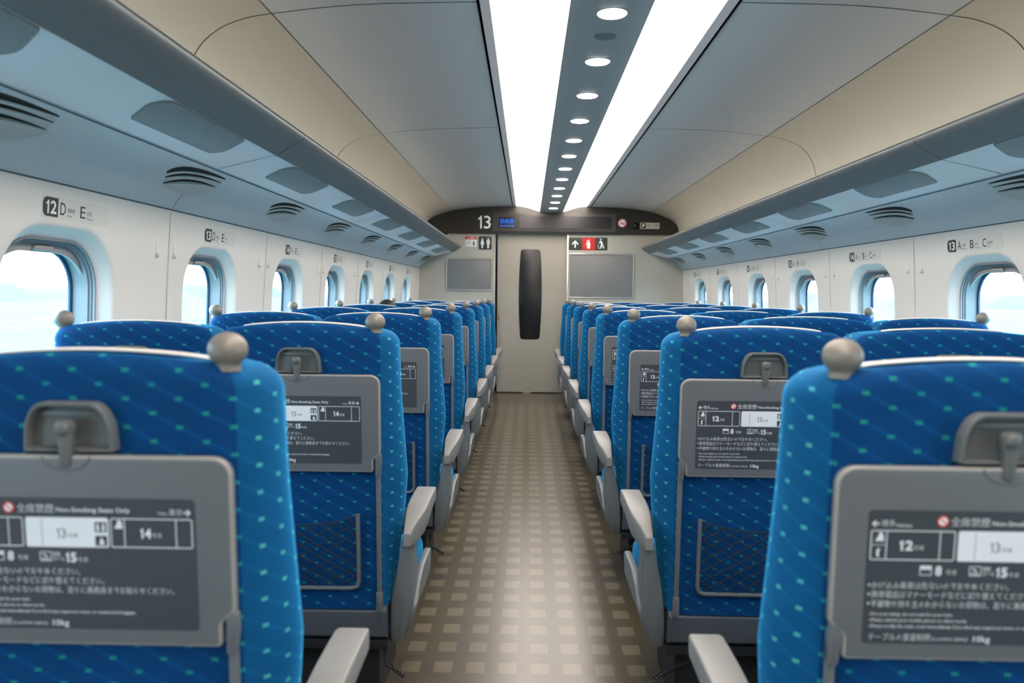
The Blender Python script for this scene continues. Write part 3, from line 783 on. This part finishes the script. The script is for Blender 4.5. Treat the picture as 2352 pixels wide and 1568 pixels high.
# seat-number signs on the walls
for sd, nm in ((-1, 'left'), (1, 'right')):
    for k in range(0 if sd < 0 else 1, 7):
        yc = 2.17 + 1.04 * k; row = str(12 + k)
        # u runs in reading direction
        if sd < 0: fns = lambda u, v, d, yc=yc: (XC - wall_a(v) + d, yc - 0.108 + u, v)
        else: fns = lambda u, v, d, yc=yc: (XC + wall_a(v) - d, yc + 0.252 - u, v)
        L_ = 0.32 if sd < 0 else 0.395
        ro = [(0, 1.392), (L_, 1.392), (L_, 1.452), (0, 1.452)]
        mb = MB(); mb.prism(rpoly(ro, 0.006, 3), -0.001, 0.0008, fns)
        o = mb.build('seat_number_sign', mat('clear_sticker', lin(222, 219, 211), 0.45) if 'clear_sticker' not in bpy.data.materials else bpy.data.materials['clear_sticker'])
        mb = MB(); flat(mb, rpoly([(0.0, 1.396), (0.068, 1.396), (0.068, 1.448), (0.0, 1.448)], [0.018, 0.0, 0.0, 0.018], 5), fns, 0.0012); mb.build('row_number_field', M['ink'], o)
        mb = MB(); text(mb, row, 0.014, 0.060, 1.4215, 0.036, fns, 0.0016, 0.02, 3); mb.build('row_number', M['white'], o)
        seats = ([('D', '通路側', 'Aisle', 0.078), ('E', '窓側', 'Window', 0.174)] if sd < 0 else [('A', '窓側', 'Window', 0.082), ('B', '中央', 'Center', 0.174), ('C', '通路側', 'Aisle', 0.262)])
        for ch, jp, en, u0 in seats:
            mb = MB(); text(mb, ch, u0, u0 + 0.026, 1.4215, 0.034, fns, 0.0012, 0.005, 4); mb.build('seat_letter', M['ink'], o)
        mb = MB()
        for ch, jp, en, u0 in seats:
            wj = 0.036 if len(jp) == 3 else 0.025
            text(mb, jp, u0 + 0.033, u0 + 0.033 + wj, 1.420, 0.013, fns, 0.0012, 0.0)
            text(mb, en, u0 + 0.033, u0 + 0.033 + (0.034 if en != 'Aisle' else 0.024), 1.405, 0.007, fns, 0.0012, 0.0)
        mb.build('fine_print', M['printgrey'], o)
        letters = 'D E' if sd < 0 else 'A B C'
        tag(o, 'seat-number sign reading %s %s above a window on the %s wall' % (row, letters, nm), 'sign', 'seat-number signs above the windows')

# ------------------------------------------------------------------ seats
TILT = math.tan(rad(3.0))
def back_y(z): return -(z - 0.9) * TILT
def lerp_tab(tab, z):
    if z <= tab[0][0]: return tab[0][1]
    for (z0, a0), (z1, a1) in zip(tab, tab[1:]):
        if z <= z1: return a0 + (a1 - a0) * (z - z0) / (z1 - z0)
    return tab[-1][1]
AISLE = [(0.30, 0.232), (0.40, 0.243), (0.5, 0.258), (0.6, 0.270), (0.69, 0.277), (0.81, 0.269), (0.95, 0.260), (1.12, 0.256)]
PLAIN = [(0.30, 0.220), (1.12, 0.2235)]
ZB = 0.315
def make_backrest(tl, tr, sc=1.0):
    """tl / tr: outer half-width tables for the left and right edge"""
    mb = MB(); mb.uv = []
    loops = []
    def section(z, ws=1.0, ds=1.0):
        ol, orr = lerp_tab(tl, z), lerp_tab(tr, z)
        th = 0.128 + max(0, 0.9 - z) * 0.07
        def side(o, rear):
            wr_ = rear
            return [(0.0, 0.0), (wr_ * 0.33, 0.0), (wr_ * 0.66, 0.0005), (wr_ - 0.03, 0.0015), (wr_ - 0.012, 0.004), (wr_, 0.012), (wr_ + (o - wr_) * 0.45, 0.030), (wr_ + (o - wr_) * 0.82, 0.056), (o, 0.085), (o - 0.002, 0.108), (o - 0.014, 0.128 / 0.128 * th * 0.98), (o - 0.035, th + 0.006), (o - 0.062, th), (wr_ * 0.6, th - 0.018), (wr_ * 0.3, th - 0.024)]
        R = side(orr, 0.2175 * sc); Lf = side(ol, 0.2175 * sc)
        pts = R + [(0.0, th - 0.026)] + [(-x, y) for x, y in reversed(Lf[1:])]
        yc = th / 2
        return [(x * ws, yc + (y - yc) * ds) for x, y in pts]
    rz = 0.034
    zt = lambda x: 1.1135 - 0.0150 * (x / (0.2 * sc)) ** 2
    lev = [(i / 16, 0.0) for i in range(17)]
    N = None
    def emit(sec, zf, vv):
        u = 0; prev = None; lp = []
        n = len(sec)
        us = [0.0]
        for i in range(1, n):
            us.append(us[-1] + math.hypot(sec[i][0] - sec[i - 1][0], sec[i][1] - sec[i - 1][1]))
        tot = us[-1] + math.hypot(sec[0][0] - sec[-1][0], sec[0][1] - sec[-1][1])
        for i, (x, y) in enumerate(sec):
            z = zf(x); lp.append((x, y + back_y(z), z))
            uu = us[i] if us[i] <= tot / 2 else us[i] - tot
            mb.uv.append((uu, vv if vv is not None else z))
        loops.append(lp)
    for t, _ in lev:
        zn = ZB + (1.078 - ZB) * t
        emit(section(zn), lambda x, t=t: ZB + (zt(x) - rz - ZB) * t, None)
    for j in range(1, 8):
        a = math.pi / 2 * j / 7
        k = 1 - math.cos(a)
        emit(section(1.08, 1 - 0.032 * k / 0.24, 1 - 0.62 * k * 0.5), lambda x, a=a: zt(x) - rz + rz * math.sin(a), None)
    mb.loft(loops)
    n = len(loops[0])
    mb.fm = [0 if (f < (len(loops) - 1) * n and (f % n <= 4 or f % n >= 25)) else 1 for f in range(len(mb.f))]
    return mb
def fn_rear(u, v, d): return (u, back_y(v) - d, v)      # d: distance behind (towards the camera) the rear face

def make_seat(kind):
    """kind: 'left_aisle','left_window','right_aisle','right_middle','right_window' - built once each, copied by rows"""
    s = {'left_aisle': 1, 'left_window': 0, 'right_aisle': -1, 'right_middle': 0, 'right_window': 0}[kind]
    knob = {'left_aisle': 1, 'left_window': -1, 'right_aisle': -1, 'right_middle': 0, 'right_window': 1}[kind]
    wide = 1.17 if kind == 'right_middle' else 1.0
    r = empty('train_seat', (0, 0, 0))
    pl = [(z, a * wide) for z, a in PLAIN]
    mb = make_backrest(AISLE if s < 0 else pl, AISLE if s > 0 else pl, wide)
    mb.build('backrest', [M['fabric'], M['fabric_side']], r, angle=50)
    # head cover: thin cloth over the front and the top edge
    mb = MB(); loops = []
    for i in range(17):
        x = -0.168 + 0.336 * i / 16
        zt = 1.1135 - 0.0150 * (x / (0.2 * wide)) ** 2
        e = 0.0015 if 0 < i < 16 else 0.0
        path = [(0.050, zt - 0.0006), (0.055, zt), (0.06, zt + 0.0015), (0.09, zt - 0.003), (0.118, zt - 0.022), (0.128, zt - 0.06), (0.123, zt - 0.13), (0.126, zt - 0.22)]
        lo_ = [(x, y + back_y(z), z + 0.001) for y, z in path]; hi_ = [(x, y + back_y(z) + (0.004 if j > 3 else 0), z + 0.001 + e + (0.0004 if j < 5 else 0)) for j, (y, z) in enumerate(path)]
        loops.append(hi_ + lo_[::-1])
    mb.loft(loops); mb.build('head_cover', M['cloth'], r, angle=60)
    if knob:
        kx = 0.201 * knob
        mb = MB(); prof = [(0.0176, -0.0295), (0.0178, -0.0268), (0.0166, -0.0232)]
        R = 0.0262
        for j in range(12):
            a = -0.86 + (math.pi / 2 + 0.86) * j / 11
            prof.append((max(0.0006, R * math.cos(a) * (1.02)), R * 0.94 * math.sin(a)))
        mb.lathe(prof, (kx, back_y(1.11) + 0.032, 1.1185), 28); mb.build('grab_knob', M['knob'], r, angle=60)
    # latch housing + latch
    hb = lambda i: rpoly([(-0.062 + i, 0.981 + i), (0.062 - i, 0.981 + i), (0.0585 - i, 1.020), (0.047 - i, 1.0465 - i), (-0.047 + i, 1.0465 - i), (-0.0585 + i, 1.020)], [0.004, 0.004, 0.02, 0.030, 0.030, 0.02], 6)
    hb0 = [(u, v + 0.005 * (1 - min(1, (u / 0.05) ** 2)) if v > 1.03 else v) for u, v in hb(0)]
    hb1 = [(u * 0.93, 1.008 + (v - 1.008) * 0.89) for u, v in hb0]
    mb = MB()
    mb.loft([[fn_rear(u, v, d) for u, v in o] for o, d in ((hb0, -0.004), (hb0, 0.016), (inset(hb0, 0.002), 0.019), (hb1, 0.019), (inset(hb1, 0.002), 0.0165), (inset(hb1, 0.0035), 0.002))])
    mb.prism(rect(-0.046, 1.028, 0.046, 1.036), 0.002, 0.007, fn_rear, 0.001)
    lh = mb.build('latch_housing', M['latch'], r)
    mb = MB()
    lat = rpoly([(-0.0075, 0.962), (0.0065, 0.962), (0.010, 0.995), (0.0125, 1.012), (0.0125, 1.026), (-0.0125, 1.026), (-0.0125, 1.012), (-0.009, 0.995)], [0.005, 0.005, 0.01, 0.006, 0.010, 0.010, 0.006, 0.01], 4)
    mb.prism(lat, 0.014, 0.028, fn_rear, 0.004)
    mb.lathe([(0.010, 0.010), (0.010, 0.030), (0.007, 0.033), (0.001, 0.034)], (0, 0, 0), 18, lambda x, y, z: fn_rear(x, 1.015 + y, z))
    mb.build('latch', M['latch'], lh)
    # tray table
    T0, T1, TD = 0.009, 0.024, 0.222
    half = [(0.0, 0.712), (TD - 0.020, 0.712), (TD - 0.020, 0.748), (TD - 0.004, 0.758), (TD, 0.770), (TD, 0.978), (0.0, 0.978)]
    outl = rpoly([(-TD + 0.020, 0.712), (TD - 0.020, 0.712), (TD - 0.020, 0.746), (TD, 0.764), (TD, 0.9785), (-TD, 0.9785), (-TD, 0.764), (-TD + 0.020, 0.746)], [0.008, 0.008, 0.01, 0.012, 0.026, 0.026, 0.012, 0.01], 5)
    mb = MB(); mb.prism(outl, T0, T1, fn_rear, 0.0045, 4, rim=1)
    # raised crescent rim of the finger scoop
    arc = [(0.032 * math.cos(a), 0.9765 + 0.018 * math.sin(a)) for a in [math.pi + math.pi * k / 14 for k in range(15)]]
    mb.tube([fn_rear(u, v, T1) for u, v in arc], 0.0014, 6)
    tr = mb.build('tray_table', [M['tray'], M['tray_highlight']], r)
    mb = MB(); mb.prism(rrect(-0.1775, 0.736, 0.1715, 0.9205, 0.006), T1 - 0.001, T1 + 0.0006, fn_rear); mb.build('notice_panel', M['panel'], tr)
    o = bpy.data.objects.new('notice_print', NOTICE); COL.objects.link(o); o.parent = tr
    # hinge arms
    for sx in (-1, 1):
        mb = MB()
        xo = 0.213 * sx
        mb.prism(rrect(xo - 0.0065, 0.325, xo + 0.0065, 0.745, 0.004, 3), 0.006, 0.018, fn_rear, 0.003)
        mb.prism(rpoly([(xo - 0.0065, 0.70), (xo + 0.0065, 0.70), (xo + 0.011, 0.735), (xo + 0.0105, 0.764), (xo - 0.0045, 0.764), (xo - 0.0065, 0.735)], 0.007, 4), 0.008, 0.024, fn_rear, 0.003)
        mb.prism(rrect(xo - 0.0085, 0.318, xo + 0.0085, 0.372, 0.003, 3), 0.003, 0.0205, fn_rear, 0.002)
        mb.build('tray_arm', M['tray'], r)
    # net pocket
    mb = MB()
    U = [(-0.155, 0.592), (-0.1555, 0.5), (-0.156, 0.40), (-0.151, 0.386), (-0.138, 0.381), (0, 0.380), (0.138, 0.381), (0.151, 0.386), (0.156, 0.40), (0.1555, 0.5), (0.155, 0.592)]
    mb.tube([fn_rear(u, v, 0.012) for u, v in U], 0.0058, 8)
    pf = mb.build('pocket_frame', M['tray'], r)
    o = bpy.data.objects.new('pocket_net', NET); COL.objects.link(o); o.parent = pf
    # seat cushion
    mb = MB(); mb.uv = None
    cw = 0.222 * wide
    side = rpoly([(0.115, 0.30), (0.40, 0.30), (0.425, 0.35), (0.41, 0.415), (0.30, 0.43), (0.12, 0.415)], [0.03, 0.03, 0.04, 0.05, 0.1, 0.03], 5)
    x1 = cw + (0.06 if s > 0 else 0); x0 = -cw - (0.06 if s < 0 else 0)
    mb.prism(side, x0, x1, lambda u, v, d: (d, u, v), 0.025, 3)
    mb.uv = [(p[0] + p[1] * 0.5, p[1] + p[2]) for p in mb.v]
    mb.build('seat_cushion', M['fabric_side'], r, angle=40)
    # lower shell
    mb = MB()
    hw = 0.2275 * wide
    prof = rpoly([(0.032, 0.318), (0.020, 0.306), (0.030, 0.232), (0.045, 0.222), (0.38, 0.215), (0.40, 0.30), (0.15, 0.318)], [0.004, 0.006, 0.006, 0.006, 0.02, 0.02, 0.01], 3)
    mb.prism(prof, -hw, hw, lambda u, v, d: (d, u + 0.012, v))
    mb.build('lower_shell', M['shell'], r)
    mb = MB(); mb.box((-0.19 * wide, 0.13, 0.0), (0.19 * wide, 0.42, 0.205), 0.006)
    mb.box((-hw, 0.06, 0.185), (hw, 0.14, 0.215), 0.004)
    mb.build('pedestal', M['under'], r)
    if s:
        # aisle armrest
        mb = MB(); loops = []
        sec = [(0.016, 0.534, 0.500, 0.279, 0.299), (0.022, 0.541, 0.496, 0.278, 0.300), (0.06, 0.561, 0.500, 0.276, 0.313), (0.10, 0.577, 0.515, 0.273, 0.327), (0.14, 0.586, 0.53, 0.272, 0.332), (0.2, 0.590, 0.543, 0.272, 0.333), (0.27, 0.591, 0.548, 0.272, 0.333), (0.325, 0.590, 0.550, 0.272, 0.333), (0.338, 0.587, 0.553, 0.274, 0.331), (0.343, 0.580, 0.558, 0.278, 0.327)]
        for y, zt, zb, xi, xo in sec:
            q = rrect(xi, zb, xo, zt, 0.0045, 3)
            loops.append([(s * u, y, v) for u, v in q])
        mb.loft(loops); mb.build('armrest', M['arm'], r, angle=30)
        mb = MB(); loops = []
        for z, yr, yf, xi, xo in [(0.542, 0.026, 0.10, 0.279, 0.299), (0.50, 0.030, 0.135, 0.270, 0.298), (0.46, 0.036, 0.15, 0.262, 0.297), (0.42, 0.042, 0.16, 0.254, 0.297), (0.37, 0.050, 0.175, 0.244, 0.298), (0.32, 0.058, 0.19, 0.236, 0.297), (0.26, 0.070, 0.20, 0.231, 0.286), (0.21, 0.082, 0.20, 0.229, 0.266), (0.195, 0.09, 0.19, 0.231, 0.258)]:
            loops.append([(s * u, v, z) for u, v in rrect(xi, yr, xo, yf, 0.008, 3)])
        mb.loft(loops); mb.build('armrest_support', M['armside'], r, angle=40)
        mb = MB()
        ol = rpoly([(0.10, 0.205), (0.38, 0.205), (0.42, 0.29), (0.405, 0.372), (0.24, 0.374), (0.155, 0.352), (0.095, 0.30)], [0.03, 0.05, 0.03, 0.02, 0.03, 0.03, 0.03], 4)
        bx_ = lambda z: 0.304 - max(0, (0.34 - z) / 0.14) ** 2 * 0.040
        mb.prism(ol, 0.0, 0.022, lambda u, v, d: (s * (bx_(v) - 0.018 + d), u, v), 0.005)
        mb.build('side_panel', M['armside'], r)
        mb = MB(); lathe_y = 0.085
        mb.tube([(s * 0.20, 0.12, 0.205), (s * 0.214, 0.095, 0.195), (s * 0.216, 0.085, 0.16), (s * 0.225, 0.075, 0.135), (s * 0.255, 0.06, 0.122), (s * 0.275, 0.05, 0.114)] if s > 0 else [(s * 0.12, 0.10, 0.170), (s * 0.16, 0.085, 0.155), (s * 0.22, 0.07, 0.135), (s * 0.262, 0.055, 0.122)], 0.006, 8)
        lv = mb.build('swivel_lever', M['black'], r)
        mb = MB()
        for q in range(5):
            t = q / 4; xx = s * (0.240 + 0.034 * t); yy = 0.066 - 0.016 * t; zz = 0.128 - 0.014 * t
            mb.tube([(xx, yy - 0.011, zz + 0.004), (xx, yy, zz + 0.0075), (xx, yy + 0.011, zz + 0.004)], 0.0022, 6)
        mb.build('lever_grip', M['chrome'], lv)
    return r

# the printed notice on every tray (one mesh shared by all)
def make_notice():
    mb = MB(); D = 0.0252; f = fn_rear
    X = lambda c: -0.1775 + (c - 175) * 0.0002456
    XL = lambda c: 0.17 - (1090 - c) * 0.000253
    Z = lambda c: 0.9205 - (c - 585) * 0.0002456
    def fl(pts, d=D): flat(mb, pts, f, d)
    def frame(x0, z0, x1, z1, t, r=0.003):
        q = rrect(x0, z0, x1, z1, r, 4); qi = inset(q, t)
        mb.loft([[f(u, v, D) for u, v in q], [f(u, v, D) for u, v in qi]], cap=(False, False))
    mb.mi = 0
    # heading
    fl([(X(192), Z(660)), (X(212), Z(641)), (X(216), Z(645)), (X(207), Z(656)), (X(234), Z(656)), (X(234), Z(664)), (X(207), Z(664)), (X(216), Z(675)), (X(212), Z(679))])
    text(mb, '博多', X(244), X(315), Z(657), 0.0090, f, D, 0.012); text(mb, 'Hakata', X(320), X(405), Z(667), 0.0045, f, D, 0.0)
    text(mb, '全席禁煙', X(612), X(817), Z(645), 0.0125, f, D, 0.012)
    text(mb, 'Non-Smoking Seats Only', X(830), XL(748), Z(655), 0.0082, f, D, 0.01)
    text(mb, 'Tokyo', XL(895), XL(948), Z(667), 0.0050, f, D, 0.0); text(mb, '東京', XL(958), XL(1028), Z(657), 0.0090, f, D, 0.012)
    ar = [(X(192), Z(660)), (X(212), Z(641)), (X(216), Z(645)), (X(207), Z(656)), (X(234), Z(656)), (X(234), Z(664)), (X(207), Z(664)), (X(216), Z(675)), (X(212), Z(679))]
    xm = XL(1074); fl([(xm - (u - X(192)), v) for u, v in ar][::-1])
    mb.mi = 1
    fl(circle(X(568), Z(642), 0.0078, 20))
    mb.mi = 0
    # car diagram
    zt, zb = Z(696), Z(862)
    frame(X(190), zb, X(641), zt, 0.0013); frame(XL(640), zb, XL(1080), zt, 0.0013)
    for x in (X(275), X(560), XL(715), XL(992)): fl(rect(x - 0.0006, zb, x + 0.0006, zt))
    fl(rect(X(197), Z(779), X(272), Z(776)))
    text(mb, '12', X(345), X(418), Z(780), 0.0140, f, D, 0.035); text(mb, '号車', X(424), X(476), Z(792), 0.0068, f, D, 0.02)
    text(mb, '14', XL(800), XL(858), Z(780), 0.0140, f, D, 0.035); text(mb, '号車', XL(864), XL(916), Z(790), 0.0068, f, D, 0.02)
    for cx_, cz_ in ((X(238), Z(732)), (XL(683), Z(730))):
        fl([(cx_ - 0.006, cz_ - 0.006), (cx_ + 0.006, cz_ - 0.006), (cx_ + 0.004, cz_ + 0.004), (cx_, cz_ + 0.007), (cx_ - 0.002, cz_ + 0.001)])
    fl([(X(225), Z(840)), (X(240), Z(846)), (X(236), Z(820)), (X(244), Z(796)), (X(228), Z(800)), (X(224), Z(818))])
    fl(rrect(X(656), zb - 0.0004, X(1115), zt + 0.0004, 0.003, 4))
    mb.mi = 2
    text(mb, '13', X(826), X(880), Z(784), 0.0135, f, D + 0.0004, 0.0); text(mb, '号車', X(888), X(945), Z(796), 0.0062, f, D + 0.0004, 0.0)
    fl(rect(X(745), zb + 0.002, X(748), zt - 0.002), D + 0.0004)
    mb.mi = 3
    for zz in (Z(747), Z(825)): fl(rrect(X(1040), zz - 0.0072, X(1106), zz + 0.0072, 0.001, 2), D + 0.0004)
    mb.mi = 0
    for x in (X(1058), X(1088)):
        fl(rect(x - 0.0018, Z(770), x + 0.0018, Z(738)), D + 0.0008); fl(circle(x, Z(731), 0.0016, 8), D + 0.0008)
    fl([(X(1060), Z(846)), (X(1092), Z(846)), (X(1086), Z(820)), (X(1072), Z(804)), (X(1068), Z(822))], D + 0.0008)
    # 8 / 15 line
    frame(X(462), Z(944), X(526), Z(890), 0.0010, 0.001); fl(rect(X(462), Z(912), X(526), Z(892)))
    text(mb, '8', X(545), X(580), Z(918), 0.0138, f, D, 0.035); text(mb, '号車', X(602), X(660), Z(926), 0.0072, f, D, 0.02)
    frame(X(726), Z(944), X(792), Z(890), 0.0010, 0.001); fl([(X(734), Z(930)), (X(780), Z(930)), (X(780), Z(936)), (X(734), Z(936))]); fl([(X(740), Z(906)), (X(748), Z(902)), (X(772), Z(920)), (X(766), Z(924))])
    text(mb, '喫煙', X(800), X(838), Z(904), 0.0062, f, D, 0.0); text(mb, 'ルーム', X(800), X(862), Z(928), 0.0062, f, D, 0.0)
    text(mb, '15', X(870), X(930), Z(922), 0.0138, f, D, 0.035); text(mb, '号車', X(936), X(994), Z(934), 0.0072, f, D, 0.02)
    for zc, s_, x1 in ((1003, 'かけ込み乗車は危ないのでおやめください。', X(945)), (1055, '携帯電話はマナーモードなどに切り替えてください。', X(1076)), (1108, '不審物や持ち主のわからないお荷物は、直ちに乗務員までお知らせください。', XL(968))):
        fl(circle(X(198), Z(zc - 1), 0.0016, 10)); text(mb, s_, X(212), x1, Z(zc), 0.0100, f, D, 0.008, 1)
    for zc, s_, x1 in ((1168, 'For your safety, do not rush for your train.', X(657)), (1202, 'Please switch your mobile phone to silent mode.', X(737)), (1237, 'Please notify the train crew immediately if you find any suspicious items or unattended baggage.', XL(757))):
        fl(circle(X(213), Z(zc), 0.0008, 8)); text(mb, s_, X(220), x1, Z(zc), 0.0056, f, D, 0.006, 1)
    text(mb, 'テーブルの重量制限', X(210), X(545), Z(1296), 0.0102, f, D, 0.008, 1)
    text(mb, '(Load limit (table))  :', X(552), X(766), Z(1305), 0.0062, f, D, 0.0, 1); text(mb, '10kg', X(776), X(866), Z(1305), 0.0110, f, D, 0.012)
    mb.mi = 4
    flat_ring(mb, X(568), Z(642), 0.0058, 0.0080, f, D + 0.0003, 20); fl(rot(rect(X(568) - 0.006, Z(642) - 0.0008, X(568) + 0.006, Z(642) + 0.0008), X(568), Z(642), rad(-45)), D + 0.0005)
    o = mb.build('notice_print', [M['print'], M['white'], M['printgrey'], M['panel'], M['red']], recalc=False)
    me = o.data; bpy.data.objects.remove(o); return me
NOTICE = make_notice()
def make_net():
    mb = MB()
    zt = lambda u: 0.588 - 0.026 * (1 - (abs(u) / 0.153) ** 2)
    bulge = lambda u, v: 0.012 + 0.012 * (1 - (u / 0.155) ** 2) * min(1, (v - 0.38) / 0.08)
    P = lambda u, v: fn_rear(u, v, bulge(u, v))
    for sg in (-1, 1):
        for k in range(-9, 19):
            path = []
            for i in range(25):
                t = i / 24
                u = -0.153 + 0.306 * t
                v = 0.381 + sg * 0.62 * (u + (0.153 if sg > 0 else -0.153)) + 0.030 * (k - (0 if sg > 0 else 0)) - (0.0)
                if 0.382 < v < zt(u): path.append(P(u, v + 0.0015 * math.sin(u * 210 + k)))
            if len(path) > 2: mb.tube(path, 0.0015, 4)
    mb.tube([P(-0.153 + 0.306 * i / 24, zt(-0.153 + 0.306 * i / 24)) for i in range(25)], 0.0018, 6)
    o = mb.build('pocket_net', M['net']); me = o.data; bpy.data.objects.remove(o); return me
NET = make_net()

KIND = [('left_aisle', -0.614, 'aisle seat left of the aisle'), ('left_window', -1.069, 'window seat by the left wall'),
        ('right_aisle', 0.630, 'aisle seat right of the aisle'), ('right_middle', 1.128, 'middle seat in the right-hand block of three'), ('right_window', 1.622, 'window seat by the right wall')]
for kind, xs, words in KIND:
    proto = make_seat(kind)
    for i in range(8):
        o = proto if i == 0 else copy_tree(proto)
        o.location = (xs, 1.04 * (i + 1), 0)
        tag(o, 'blue dotted %s, %s row from the camera' % (words, ORD[i]), 'train seat', {'l': 'train seats left of the aisle', 'r': 'train seats right of the aisle'}[kind[0]])

# ------------------------------------------------------------------ passenger: only the crown of the head shows over the fifth-row window seat
def passenger(x, y):
    r = empty('person', (x, y, 0))
    vs = {'pelvis': (0.0, 0.30, 0.52), 'belly': (0.0, 0.26, 0.64), 'chest': (0.0, 0.235, 0.79), 'neck': (0.04, 0.245, 0.905), 'skull': (0.06, 0.27, 0.96),
          'sl': (-0.15, 0.25, 0.83), 'el': (-0.19, 0.33, 0.62), 'wl': (-0.10, 0.52, 0.58), 'hl': (-0.06, 0.58, 0.575),
          'sr': (0.17, 0.25, 0.83), 'er': (0.19, 0.33, 0.62), 'wr': (0.10, 0.52, 0.58), 'hr': (0.06, 0.58, 0.575),
          'kl': (-0.10, 0.70, 0.53), 'al': (-0.10, 0.74, 0.11), 'tl': (-0.10, 0.87, 0.05), 'kr': (0.10, 0.70, 0.53), 'ar': (0.10, 0.74, 0.11), 'tr': (0.10, 0.87, 0.05),
          'pl': (-0.09, 0.33, 0.52), 'pr_': (0.09, 0.33, 0.52)}
    rr = {'pelvis': .12, 'belly': .115, 'chest': .125, 'neck': .052, 'skull': .06, 'sl': .062, 'el': .045, 'wl': .033, 'hl': .036, 'sr': .062, 'er': .045, 'wr': .033, 'hr': .036, 'kl': .062, 'al': .042, 'tl': .038, 'kr': .062, 'ar': .042, 'tr': .038, 'pl': .085, 'pr_': .085}
    ed = [('pelvis', 'belly'), ('belly', 'chest'), ('chest', 'neck'), ('neck', 'skull'), ('chest', 'sl'), ('sl', 'el'), ('el', 'wl'), ('wl', 'hl'), ('chest', 'sr'), ('sr', 'er'), ('er', 'wr'), ('wr', 'hr'), ('pelvis', 'pl'), ('pl', 'kl'), ('kl', 'al'), ('al', 'tl'), ('pelvis', 'pr_'), ('pr_', 'kr'), ('kr', 'ar'), ('ar', 'tr')]
    ks = list(vs); me = bpy.data.meshes.new('body'); me.from_pydata([vs[k] for k in ks], [(ks.index(a), ks.index(b)) for a, b in ed], [])
    me.materials.append(M['shirt'])
    o = bpy.data.objects.new('body', me); COL.objects.link(o); o.parent = r
    md = o.modifiers.new('Skin', 'SKIN'); md.use_smooth_shade = True
    for i, k in enumerate(ks):
        sv = me.skin_vertices[0].data[i]; sv.radius = (rr[k], rr[k] * 0.85); sv.use_root = (k == 'pelvis')
    sb = o.modifiers.new('Subdivision', 'SUBSURF'); sb.levels = 1; sb.render_levels = 1
    hc = Vector((0.075, 0.285, 1.025))
    mb = MB(); loops = []
    for i in range(15):      # head: egg shape with brow, nose and chin
        t = math.pi * (i + 0.15) / 14.3; lp = []
        for k in range(20):
            a = 2 * math.pi * k / 20
            x_, y_, z_ = math.sin(t) * math.cos(a) * 0.075, math.sin(t) * math.sin(a) * 0.094, math.cos(t) * 0.116
            if z_ < -0.03: x_ *= 0.86; y_ *= 0.9
            if abs(a - math.pi / 2) < 0.2 and -0.045 < z_ < 0.01: y_ += 0.02
            lp.append(hc + Vector((x_, y_, z_)))
        loops.append(lp)
    mb.loft(loops); mb.build('head', M['skin'], r, angle=60)
    mb = MB(); loops = []
    for i in range(12):
        t = math.pi * 0.62 * (i + 0.1) / 11; lp = []
        for k in range(24):
            a = 2 * math.pi * k / 24
            front = max(0, math.sin(a)); tt = t * (1 - 0.42 * front)
            lp.append(hc + Vector((math.sin(tt) * math.cos(a) * 0.084, math.sin(tt) * math.sin(a) * 0.103 - 0.004, math.cos(tt) * 0.124)))
        loops.append(lp)
    mb.loft(loops); mb.build('hair', M['hair'], r, angle=70)
    tag(r, 'seated passenger whose dark hair just shows above the left window seat in the fifth row', 'person')
passenger(-1.069, 5.2)

# ------------------------------------------------------------------ outside, seen pale through the windows
mb = MB(); mb.box((-900, -500, -5.4), (900, 900, -5.0)); g = mb.build('ground', M['ground']); struct(g)
rnd = random.Random(3)
n_b = 0
for sd, nm in ((-1, 'left'), (1, 'right')):
    mb = MB(); pts = []
    for i in range(60):
        yy = -100 + i * 16; hh = 5 + 4 * rnd.random() + 5 * math.sin(i * 0.35) ** 2
        pts.append((sd * (260 + 20 * rnd.random()), yy, hh))
    l0 = [(p[0], p[1], -5.2) for p in pts]; l1 = [(p[0] + sd * 14, p[1], -5 + p[2] * 0.8) for p in pts]; l2 = [(p[0] + sd * 30, p[1], -5 + p[2]) for p in pts]; l3 = [(p[0] + sd * 70, p[1], -5.2) for p in pts]
    mb.loft([l0, l1, l2, l3], closed=False, cap=(False, False))
    o = mb.build('distant_woodland', M['far2'], angle=80); o['kind'] = 'stuff'; tag(o, 'pale hazy line of trees far outside the %s windows' % nm, 'trees')
